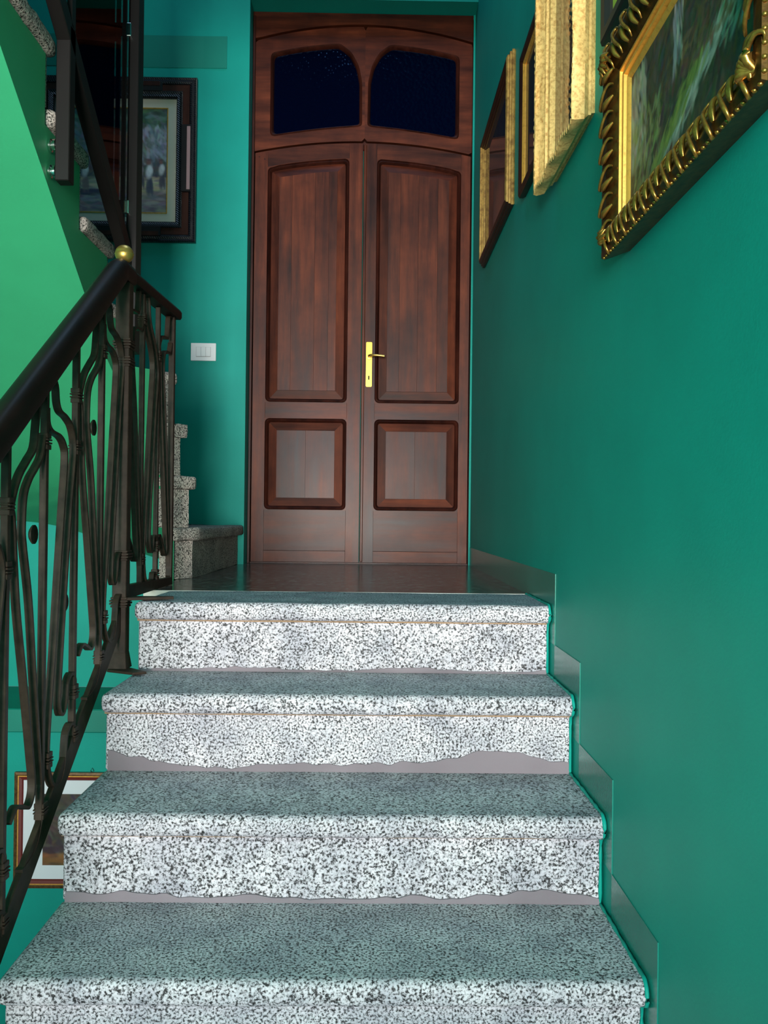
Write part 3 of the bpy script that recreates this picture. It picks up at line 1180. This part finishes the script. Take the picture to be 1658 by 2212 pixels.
# newel
nw = MB().box(-.018, .018, -.018, .018, -.165, .84)
rpart(nw, 'newel_post', M['iron'], bevel=.0015, loc=(XI, 2.285, 0))
for z in (.664, .618, .118, -.002):
    mb = MB()
    for dz, r in ((-.010, .021), (-.003, .0235), (.004, .0235), (.011, .021)):
        mb.box(-r, r, -r, r, dz - .0025, dz + .0025)
    rpart(mb, 'newel_collar', M['iron'], bevel=.001, loc=(XI, 2.285, z))
ft = MB()
ft.rings([[(XI - .018, 2.267, -.13), (XI + .018, 2.267, -.13), (XI + .018, 2.303, -.13), (XI - .018, 2.303, -.13)],
          [(XI - .024, 2.255, -.172), (XI + .024, 2.255, -.172), (XI + .024, 2.310, -.172), (XI - .024, 2.310, -.172)]])
ft.prism([(XI - .022, 2.245), (XI + .055, 2.205), (XI + .085, 2.222), (XI + .022, 2.285), (XI - .022, 2.285)], 'z', -.1765, -.170)
rpart(ft, 'foot_plate', M['iron'], bevel=.001)
# arm of the newel clawing onto the landing edge
ar = MB()
ar.prism([(XI, 2.275), (XI + .02, 2.268), (XI + .13, 2.315), (XI + .125, 2.325), (XI, 2.315)], 'z', .0032, .011)
rpart(ar, 'anchor_plate', M['iron'], bevel=.001)
# sloping bottom rail
yb0, yb1 = 2.30, 0.45
bz = lambda y: SL * (y - 2.28)
br = MB().strip([(yb0, bz(yb0) - .038), (1.4, bz(1.4) - .038), (yb1, bz(yb1) - .038)], XI, .012, .052, 0)
rpart(br, 'bottom_rail', M['iron'], bevel=.001)


# handrail: moulded wooden section swept down the flight, level piece over the landing
def rail_section(c, dy, dz, w=.046, h=.050):
    """ring of the moulded section at centre c=(x,y,z); (dy,dz) is the in-plane up vector"""
    prof = [(-.5, -.35), (-.40, -.5), (.40, -.5), (.5, -.35), (.5, .15), (.40, .38), (.18, .5), (-.18, .5), (-.40, .38), (-.5, .15)]
    return [(c[0] + a * w, c[1] + b * h * dy, c[2] + b * h * dz) for a, b in prof]


L_ = math.hypot(1, SL)
hz = lambda y: min(SL * (y - 2.28) + .879, .846)
rings = [rail_section((XI, y, hz(y)), -SL / L_, 1 / L_, .048, .056) for y in np.linspace(.45, 2.212, 12)]
rings.append(rail_section((XI, 2.236, .846), -.25, .97, .048, .052))
rings.append(rail_section((XI, 2.312, .848), 0, 1, .048, .050))
rpart(MB().rings(rings), 'handrail', M['handrail'], smooth=45)
rings = [rail_section((XI + .003 * t_, 2.300 + .55 * t_, .850 + .022 * t_), 0, 1, .044, .034) for t_ in np.linspace(0, 1, 5)]
rpart(MB().rings(rings), 'landing_handrail', M['handrail'], smooth=45)
prof = [(.0, -.002), (.010, -.002), (.008, .004), (.006, .006)]
prof += [(.0235 * math.sin(a), .028 - .0235 * math.cos(a)) for a in np.linspace(.35, math.pi / 2 - .08, 7)]
prof += [(.0245, .028)]
prof += [(.0235 * math.sin(a), .028 - .0235 * math.cos(a)) for a in np.linspace(math.pi / 2 + .08, math.pi, 8)]
rpart(MB().lathe([(max(r, .0004), h) for r, h in prof], (0, 0, 0), 'z', 26), 'ball_finial', M['brass'], smooth=30, loc=(XI, 2.276, .868))

# ------------------------------------------------------------------ glass balustrade of the upper flight
gb = empty('glass_balustrade', (-.80, 2.55, 1.0))
tag(gb, 'black steel balustrade with a smoked glass pane bolted to the upper stair', 'balustrade')
GINV = Matrix.Translation((.80, -2.55, -1.0))


def gpart(mb, name, mat, **kw):
    return under(mb.build(name, mat, None, **kw), gb, GINV)


XG = -.800
gpart(MB().box(XG - .018, XG + .018, 2.252, 2.292, 1.076, 1.475), 'post', M['steel'], bevel=.002)
gpart(MB().box(XG + .004, XG + .018, 2.262, 2.290, 1.476, 2.35), 'post', M['steel'], bevel=.001)
gpart(MB().box(XG - .002, XG + .032, 2.845, 2.905, 0.75, 2.75), 'post', M['steel'], bevel=.002)
d0, d1 = (2.90, 1.012), (1.55, 1.012 + .70 * 1.35)
gpart(MB().strip([d0, d1], XG, .036, .050, 0), 'sloping_rail', M['steel'], bevel=.002)
gpart(MB().prism([(2.294, 1.49), (2.845, 1.103), (2.845, 2.70), (2.294, 2.70)], 'x', XG - .006, XG + .004), 'glass_panel', M['glass'])
for z in (1.78, 1.21):
    gpart(MB().box(XG - .014, XG + .012, 2.822, 2.859, z - .022, z + .022), 'clamp', M['chrome'], bevel=.003, seg=2)
for z in (1.172, 1.105):
    gpart(MB().lathe([(.012, -.0205), (.0165, -.0195), (.0165, -.0150), (.011, -.0135), (.011, -.0105), (.0165, -.009), (.0165, -.003), (.013, -.0003)], (XG - .0185 + .0, 2.272, z), 'x', 18), 'standoff', M['chrome'], smooth=35)


# ------------------------------------------------------------------ pictures
def add_canvas(name, w, h, d, img, mat, parent, gain=1.0):
    """flat picture surface; img is an (H, W, 3) sRGB array painted in code"""
    H, W = img.shape[:2]
    vs = [((i / (W - 1) - .5) * w, -d, (.5 - j / (H - 1)) * h) for j in range(H) for i in range(W)]
    fs = [(j * W + i, (j + 1) * W + i, (j + 1) * W + i + 1, j * W + i + 1) for j in range(H - 1) for i in range(W - 1)]
    me = bpy.data.meshes.new(name)
    me.from_pydata(vs, [], fs)
    at = me.color_attributes.new('paint', 'FLOAT_COLOR', 'POINT')
    img = np.clip(img * gain, 0, 1)
    lin = np.where(img <= .04045, img / 12.92, ((img + .055) / 1.055) ** 2.4)
    col = np.ones((H * W, 4), dtype=np.float32)
    col[:, :3] = lin.reshape(-1, 3)
    at.data.foreach_set('color', col.ravel())
    me.materials.append(mat)
    o = bpy.data.objects.new(name, me)
    COL.objects.link(o)
    o.parent = parent
    return o


def rect_loft(w, h, prof, sub=1, wave=None):
    """mitred frame: prof is a list of (inset, depth); wave(j, s, side) changes an inset"""
    mb = MB()
    rings = []
    for j, (ins, dep) in enumerate(prof):
        ring = []
        cs = [(-1, -1), (1, -1), (1, 1), (-1, 1)]
        for k in range(4):
            a, b = cs[k], cs[(k + 1) % 4]
            for s_ in range(sub):
                u = s_ / sub
                e = ins
                if wave and s_ > 0:
                    e += wave(j, u, k)
                X = (a[0] + (b[0] - a[0]) * u) * (w / 2 - ins)
                Z = (a[1] + (b[1] - a[1]) * u) * (h / 2 - ins)
                # move perpendicular to the side
                if k == 0: Z += e - ins
                if k == 1: X -= e - ins
                if k == 2: Z -= e - ins
                if k == 3: X += e - ins
                ring.append((X, -dep, Z))
        rings.append(ring)
    return mb.rings(rings, cap=False)


def splash(img, cx, cy, rx, ry, ang, c, a=.8):
    H, W = img.shape[:2]
    R = int(max(rx, ry) + 2)
    x0, x1 = max(0, int(cx) - R), min(W, int(cx) + R + 1)
    y0, y1 = max(0, int(cy) - R), min(H, int(cy) + R + 1)
    if x0 >= x1 or y0 >= y1:
        return
    yy, xx = np.mgrid[y0:y1, x0:x1]
    dx, dy = xx - cx, yy - cy
    ca, sa = math.cos(ang), math.sin(ang)
    u, v = (dx * ca + dy * sa) / rx, (-dx * sa + dy * ca) / ry
    m_ = np.clip(1.25 - (u * u + v * v), 0, 1)[..., None] * a
    img[y0:y1, x0:x1] = img[y0:y1, x0:x1] * (1 - m_) + np.array(c) / 255.0 * m_


def strokes(img, n, box, cols, length, width, ang, spread=.5, a=.6):
    H, W = img.shape[:2]
    for _ in range(n):
        cx, cy = rng.uniform(box[0], box[2]) * W, rng.uniform(box[1], box[3]) * H
        c = np.array(cols[rng.integers(len(cols))]) + rng.normal(0, 9, 3)
        splash(img, cx, cy, length * rng.uniform(.5, 1.4), width * rng.uniform(.6, 1.3), ang + rng.normal(0, spread), np.clip(c, 0, 255), a)


def market_scene(W=170, H=176):
    im = np.ones((H, W, 3)) * np.array((92, 92, 96)) / 255
    strokes(im, 500, (0, 0, 1, .32), [(70, 96, 84), (84, 110, 92), (60, 78, 72), (104, 122, 112), (52, 70, 58)], 10, 4, .2, .8)
    strokes(im, 260, (.25, .24, .80, .50), [(128, 82, 70), (140, 92, 80), (112, 78, 72), (120, 98, 94)], 10, 4, 0, .4)
    strokes(im, 220, (.72, .18, 1, .55), [(126, 126, 134), (146, 144, 152), (104, 106, 112), (160, 158, 168)], 8, 3, 1.2, .5)
    strokes(im, 150, (0, .2, .25, .5), [(96, 100, 104), (82, 96, 92), (120, 116, 120)], 8, 3, .8, .6)
    strokes(im, 260, (0, .5, 1, .68), [(96, 82, 82), (110, 90, 86), (78, 72, 78), (84, 78, 90)], 8, 3, .3, .8)
    strokes(im, 260, (0, .66, 1, .80), [(170, 160, 128), (186, 174, 140), (150, 138, 118), (130, 118, 112)], 12, 3, 0, .15)
    strokes(im, 340, (0, .80, 1, 1), [(112, 98, 106), (126, 112, 118), (98, 88, 98), (140, 126, 120), (150, 138, 128)], 13, 3, 0, .2)
    strokes(im, 40, (.05, .78, .4, .83), [(72, 66, 76)], 12, 2, .05, .1)
    for x, y, sc, top, legs in ((.82, .60, 1.1, (206, 204, 206), (62, 66, 84)), (.94, .58, .9, (196, 190, 190), (70, 66, 78)),
                                (.20, .60, 1.0, (190, 182, 178), (118, 98, 98)), (.12, .60, .9, (92, 104, 134), (92, 92, 110)),
                                (.50, .60, 1.0, (150, 128, 120), (104, 80, 74)), (.62, .62, 1.0, (142, 110, 102), (96, 76, 72)), (.74, .60, .8, (120, 104, 110), (70, 66, 78))):
        X, Y = x * W, y * H
        splash(im, X, Y + 22 * sc, 5 * sc, 15 * sc, .05, legs, .85)
        splash(im, X + 4, Y + 22 * sc, 3 * sc, 15 * sc, -.1, legs, .8)
        splash(im, X, Y, 6 * sc, 12 * sc, .1, top, .9)
        splash(im, X + 2, Y - 4, 4 * sc, 7 * sc, -.4, tuple(min(255, c + 18) for c in top), .6)
        splash(im, X - 1, Y - 14 * sc, 4 * sc, 4 * sc, 0, (126, 84, 78), .9)
        splash(im, X - 1, Y - 18 * sc, 5 * sc, 2.2 * sc, .1, (104, 72, 76), .8)
    return np.clip(im, 0, 1)


def cascade_scene(W=230, H=120):
    """dark woodland with pale water running down"""
    im = np.ones((H, W, 3)) * np.array((44, 46, 38)) / 255
    strokes(im, 900, (0, 0, 1, 1), [(36, 40, 30), (52, 50, 38), (62, 50, 36), (30, 36, 30), (70, 60, 46), (44, 58, 46)], 9, 3, -1.2, .5)
    strokes(im, 200, (.0, .05, .16, .75), [(118, 118, 104), (134, 132, 118), (100, 104, 90)], 9, 3, 1.4, .2, .5)
    strokes(im, 160, (.04, .45, .30, 1), [(96, 104, 66), (116, 116, 78), (78, 88, 54)], 8, 2.2, -1.2, .35, .5)
    for k in range(220):
        t_ = rng.uniform(0, 1)
        X, Y = (.30 + .62 * t_) * W, (.98 - .55 * t_ + rng.normal(0, .05)) * H
        splash(im, X, Y, rng.uniform(6, 13), rng.uniform(1.6, 3), -.75 + rng.normal(0, .25), [(122, 130, 122), (142, 146, 138), (96, 112, 104), (84, 104, 92)][rng.integers(4)], .55)
    for k in range(170):
        t_ = rng.uniform(0, 1)
        X, Y = (.22 + .45 * t_) * W, (1.0 - .45 * t_ + rng.normal(0, .05)) * H
        splash(im, X, Y, rng.uniform(5, 11), rng.uniform(1.4, 2.6), -.8 + rng.normal(0, .3), [(84, 100, 44), (98, 110, 52), (66, 86, 40)][rng.integers(3)], .5)
    strokes(im, 60, (.42, .0, .50, .45), [(138, 132, 126), (104, 112, 122), (90, 104, 110)], 9, 2, 1.5, .15, .5)
    strokes(im, 80, (.78, .25, .98, .75), [(92, 120, 106), (74, 100, 88)], 8, 2, -.8, .3, .5)
    strokes(im, 120, (.5, .3, .85, .6), [(84, 66, 48), (70, 54, 42), (60, 50, 40)], 7, 2.5, -.6, .6, .5)
    return np.clip(im, 0, 1)


def dark_scene(W=90, H=80, base=(34, 26, 24), cols=((46, 30, 28), (30, 28, 30), (28, 32, 40), (54, 38, 32))):
    im = np.ones((H, W, 3)) * np.array(base) / 255
    strokes(im, 320, (0, 0, 1, 1), list(cols), 9, 4, .8, .8, .5)
    return np.clip(im, 0, 1)


def coast_scene(W=120, H=80):
    im = np.ones((H, W, 3)) * np.array((60, 48, 42)) / 255
    strokes(im, 300, (0, 0, 1, .8), [(52, 44, 42), (70, 58, 52), (44, 38, 40), (84, 74, 66)], 10, 3, .3, .6)
    strokes(im, 120, (0, .84, 1, 1), [(128, 84, 44), (144, 98, 54), (112, 72, 40)], 12, 3, 0, .15)
    return np.clip(im, 0, 1)


def picture(label, loc, rz):
    return tag(empty('framed_painting', loc, rz), label, 'painting')


# 1. market scene in the dark ripple frame on the back wall
w_, h_ = .745, .756
p = picture('market scene in a black and brown ripple frame with beige mount behind the glass pane', (-1.195, YB, 1.855), 0)
rect_loft(w_, h_, [(.003, 0), (0, .012), (0, .030), (.004, .034), (.012, .031), (.022, .035), (.030, .032), (.034, .026)]).build('outer_moulding', M['ripple'], p)
rect_loft(w_, h_, [(.034, .0), (.034, .028), (.066, .026), (.066, 0)]).build('veneer_band', M['frame_brown'], p)
rect_loft(w_, h_, [(.064, .0), (.064, .032), (.068, .035), (.078, .031), (.088, .030), (.094, .022), (.094, 0)]).build('inner_moulding', M['ripple'], p)
rect_loft(w_, h_, [(.092, .012), (.136, .012)]).build('mount', M['mat_beige'], p)
rect_loft(w_, h_, [(.134, .011), (.134, .0145), (.1385, .0145), (.1385, .009)]).build('gilt_fillet', M['gold_slip'], p)
for sx, sz in ((1, 0), (-1, 0), (0, 1), (0, -1)):
    if sx:
        x = sx * (w_ / 2 - .046)
        MB().box(x - .023, x + .023, -.0395, -.020, -.150, .160).build('side_block', M['black_frame'], p, bevel=.003)
        xi = sx * (w_ / 2 - .034)
        MB().box(xi - .008, xi + .008, -.0415, -.030, -.140, .150).build('inlay', M['frame_pink'], p, bevel=.001)  # side inlays are paler and pinker than those at top and bottom
    else:
        z = sz * (h_ / 2 - .046)
        MB().box(-.215, .215, -.0395, -.020, z - .023, z + .023).build('side_block', M['black_frame'], p, bevel=.003)
        zi = sz * (h_ / 2 - .034)
        MB().box(-.205, .205, -.0415, -.030, zi - .010, zi + .010).build('inlay', M['frame_brown'], p, bevel=.001)
add_canvas('canvas', w_ - .274, h_ - .274, .009, market_scene(), M['canvas'], p, 1.22)

RZ = -math.pi / 2


def on_right(y0, y1, z0, z1):
    return (XR, (y0 + y1) / 2, (z0 + z1) / 2), y1 - y0, z1 - z0


# 2. narrow gilt frame nearest the door
loc, w_, h_ = on_right(2.955, 3.715, 1.285, 1.812)
p = picture('glazed dark picture in a slim stepped gilt moulding, closest to the door', loc, RZ)
prof2 = [(.002, 0), (0, .004), (.0, .012), (.005, .013), (.006, .019), (.013, .020), (.014, .026), (.022, .030), (.028, .029), (.030, .022), (.036, .021), (.038, .015), (.045, .014), (.046, .009)]


def frame_side(w, h, prof, k):
    """one mitred side of a frame: 0 bottom, 1 right, 2 top, 3 left"""
    cs = [(-1, -1), (1, -1), (1, 1), (-1, 1)]
    rings = []
    for c in (cs[k], cs[(k + 1) % 4]):
        rings.append([(c[0] * (w / 2 - i_), -d_, c[1] * (h / 2 - i_)) for i_, d_ in prof])
    return MB().rings(rings)


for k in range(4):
    frame_side(w_, h_, prof2, k).build('frame_stile' if k in (1, 3) else 'frame_rail', M['gold_thin'] if k in (1, 3) else M['mahog_and_rail_shade'], p)  # gilt rails coloured as dark wood: their shade is painted in
add_canvas('glazed_picture', w_ - .09, h_ - .09, .010, dark_scene(), M['canvas_glazed'], p)
# 3. dark frame with a gilt slip
loc, w_, h_ = on_right(2.335, 2.735, 1.225, 1.662)
p = picture('glazed picture in dark mahogany frame with gold slip, half hidden by the cream gilt one', loc, RZ)
rect_loft(w_, h_, [(.004, 0), (0, .008), (0, .020), (.006, .025), (.020, .024), (.026, .016), (.026, .010)]).build('frame', M['mahog_and_rail_shade'], p, smooth=30)
rect_loft(w_, h_, [(.025, .009), (.025, .0175), (.030, .018), (.036, .011), (.036, .008)]).build('gilt_slip', M['gold_slip'], p)
add_canvas('glazed_picture', w_ - .07, h_ - .07, .009, dark_scene(base=(28, 20, 20)), M['canvas_glazed'], p)
# 4. pale gilt frame with carved wavy lips
loc, w_, h_ = on_right(1.845, 2.300, 1.065, 1.700)
p = picture('glazed picture in a wide cream-gold frame with carved wavy lips', loc, RZ)


def lip(j, u, k):
    L = 3.0
    if j in (5, 6):
        return .003 * math.sin(2 * math.pi * L * u)
    if j in (7, 8):
        return .006 * math.sin(2 * math.pi * L * u)
    if j in (9, 10):
        return .003 * math.sin(2 * math.pi * L * u)
    return 0


prof4 = [(.034, 0), (.032, .008), (.026, .010), (.025, .016), (.010, .028), (.006, .048), (.008, .056), (.014, .055), (.022, .044), (.026, .042), (.034, .034), (.040, .033), (.042, .027), (.052, .024), (.056, .014), (.058, .010)]
rect_loft(w_, h_, prof4, 96, lip).build('frame', M['gold_pale'], p, smooth=35)
lz = None
for side, L, n in (('x', w_, 22), ('z', h_, 30)):
    for sgn in (-1, 1):
        for i in range(n):
            u = (i + .5) / n
            wv_ = .006 * math.sin(2 * math.pi * 3 * u)
            a_ = (u - .5) * (L - .02)
            pos = (a_, -.0555, sgn * (h_ / 2 - .011 - wv_)) if side == 'x' else (sgn * (w_ / 2 - .011 - wv_), -.0555, a_)
            if lz is None:
                lz = MB().lathe([(.0, -.0012), (.005, -.001), (.007, 0.0005), (.0, .001)], (0, 0, 0), 'y', 4).build('carved_bead', M['gold_pale'], p, smooth=60, loc=pos)
            else:
                copy_part(lz, p, pos)
add_canvas('glazed_picture', w_ - .114, h_ - .114, .011, dark_scene(base=(38, 28, 24)), M['canvas_glazed'], p)
# 5. black frame with lime mount, mostly above the picture's edge
loc, w_, h_ = on_right(1.300, 1.742, 1.168, 1.70)
p = picture('black framed picture with lime green mount, cut off by the top edge of the view', loc, RZ)
rect_loft(w_, h_, [(.004, 0), (0, .006), (0, .022), (.005, .026), (.024, .024), (.030, .014), (.030, .008)]).build('frame', M['black_frame'], p, smooth=30)
rect_loft(w_, h_, [(.029, .0085), (.075, .0085)]).build('mount', M['mat_lime'], p)
add_canvas('picture', w_ - .15, h_ - .15, .008, dark_scene(60, 60, (70, 84, 52), ((60, 80, 50), (92, 100, 66), (50, 60, 48))), M['canvas'], p)

# 6. big carved gilt frame in the foreground
loc, w_, h_ = on_right(0.950, 1.622, 0.706, 1.085)
p = picture('large woodland waterfall landscape in a heavy carved gilt frame in the right foreground', loc, RZ)
rect_loft(w_, h_, [(.014, 0), (.004, .030), (.0, .044)]).build('frame_side', M['gold_side'], p)
fr_ = rect_loft(w_, h_, [(.0, .044), (.002, .050), (.010, .052), (.026, .049), (.042, .040), (.050, .035), (.052, .030)]).build('frame', M['gold_dark'], p, smooth=40)
rect_loft(w_, h_, [(.051, .028), (.053, .0345), (.057, .0345), (.059, .026), (.061, .026), (.063, .031), (.067, .030), (.069, .023), (.071, .0225), (.073, .0255), (.076, .024), (.080, .019)]).build('gilt_sight_edge', M['gold_slip'], p, smooth=30)
add_canvas('canvas', w_ - .158, h_ - .158, .0195, cascade_scene(), M['canvas'], p, 1.3)
# carved gadroon scrolls lying across the moulding, beads along its edges
sc0 = MB().tube([(-.011, -.045, .022), (-.013, -.051, .014), (-.006, -.056, .006), (.003, -.0575, -.004), (.009, -.056, -.014), (.007, -.050, -.021), (.001, -.048, -.018)], [.0012, .0022, .0027, .0028, .0027, .0022, .0012], 7, 3)
lobe = MB().tube([(.004, -.044, .020), (.009, -.051, .012), (.012, -.0535, .002), (.014, -.052, -.008)], [.0018, .0040, .0050, .0022], 8, 3)
scroll_me, lobe_me, bead_me = None, None, None


def ornament(store, mb, name, x, z, rot, scale=1.0):
    if store is None:
        o = mb.build(name, M['gold_ornate'], fr_, smooth=60)
    else:
        o = store.copy()
        COL.objects.link(o)
        o.parent = fr_
    o.location = (x, 0, z)
    o.rotation_euler = (0, rot, 0)
    o.scale = (scale, 1, scale)
    return o


mid = .024
nb = 12
for k, (L, n) in enumerate(((w_, nb), (h_, 7), (w_, nb), (h_, 7))):
    for i in range(n):
        a_ = (-.5 + (i + .5) / n) * (L - .034)
        if k == 0:
            x, z, rot = a_, -(h_ / 2 - mid), 0
        elif k == 2:
            x, z, rot = -a_, h_ / 2 - mid, math.pi
        elif k == 1:
            x, z, rot = w_ / 2 - mid, a_, -math.pi / 2
        else:
            x, z, rot = -(w_ / 2 - mid), -a_, math.pi / 2
        o = ornament(scroll_me, sc0, 'scroll', x, z, rot, 1.3)
        scroll_me = scroll_me or o
        o = ornament(lobe_me, lobe, 'lobe', x, z, rot, 1.3)
        lobe_me = lobe_me or o
bead = MB().lathe([(.0004, -.0032), (.0026, -.0022), (.0034, 0), (.0026, .0022), (.0004, .0032)], (0, -.047, 0), 'y', 8)
for k, (L, n) in enumerate(((w_, 44), (h_, 24), (w_, 44), (h_, 24))):
    for i in range(n):
        a_ = (-.5 + (i + .5) / n) * (L - .006)
        x, z = [(a_, -(h_ / 2 - .001)), (w_ / 2 - .001, a_), (a_, h_ / 2 - .001), (-(w_ / 2 - .001), a_)][k]
        o = ornament(bead_me, bead, 'bead', x, z, 0)
        bead_me = bead_me or o
# leaf shaped corner blocks
for sx in (-1, 1):
    for sz in (-1, 1):
        lf2 = MB()
        cx, cz = sx * (w_ / 2 - .022), sz * (h_ / 2 - .022)
        for q_ in range(5):
            an = math.atan2(-sz, -sx) + (q_ - 2) * .42
            pts = [(cx, -.048, cz), (cx + .014 * math.cos(an), -.060, cz + .014 * math.sin(an)), (cx + .030 * math.cos(an), -.054, cz + .030 * math.sin(an))]
            lf2.tube(pts, [.005, .0062, .0012], 7, 3)
        o = lf2.build('corner_leaf', M['gold_ornate'], fr_, smooth=60)

# 7. small picture on the wall of the lower flight
w_, h_ = .62, .470
p = picture('dark landscape with wide white mount in red and gold frame down behind the railing', (-1.438 + w_ / 2, 3.62, -1.064), 0)
rect_loft(w_, h_, [(.002, 0), (0, .008), (0, .018), (.010, .020), (.016, .016)]).build('outer_edge', M['brown_frame'], p)
rect_loft(w_, h_, [(.016, .0), (.016, .017), (.030, .015), (.034, .010), (.034, 0)]).build('frame', M['red_frame'], p)
rect_loft(w_, h_, [(.014, .015), (.014, .0185), (.018, .0185), (.018, .015)]).build('gilt_line', M['gold_slip'], p)
rect_loft(w_, h_, [(.033, .008), (.115, .008)]).build('mount', M['mat_white'], p)
add_canvas('print', w_ - .228, h_ - .18, .0085, coast_scene(), M['canvas'], p)
MB().tube([(.0, -.004, h_ / 2 - .002), (-.007, -.004, h_ / 2 + .004), (.0, -.004, h_ / 2 + .016), (.007, -.004, h_ / 2 + .004), (.0, -.004, h_ / 2 - .002)], .0012, 6).build('hanging_ring', M['iron'], p)
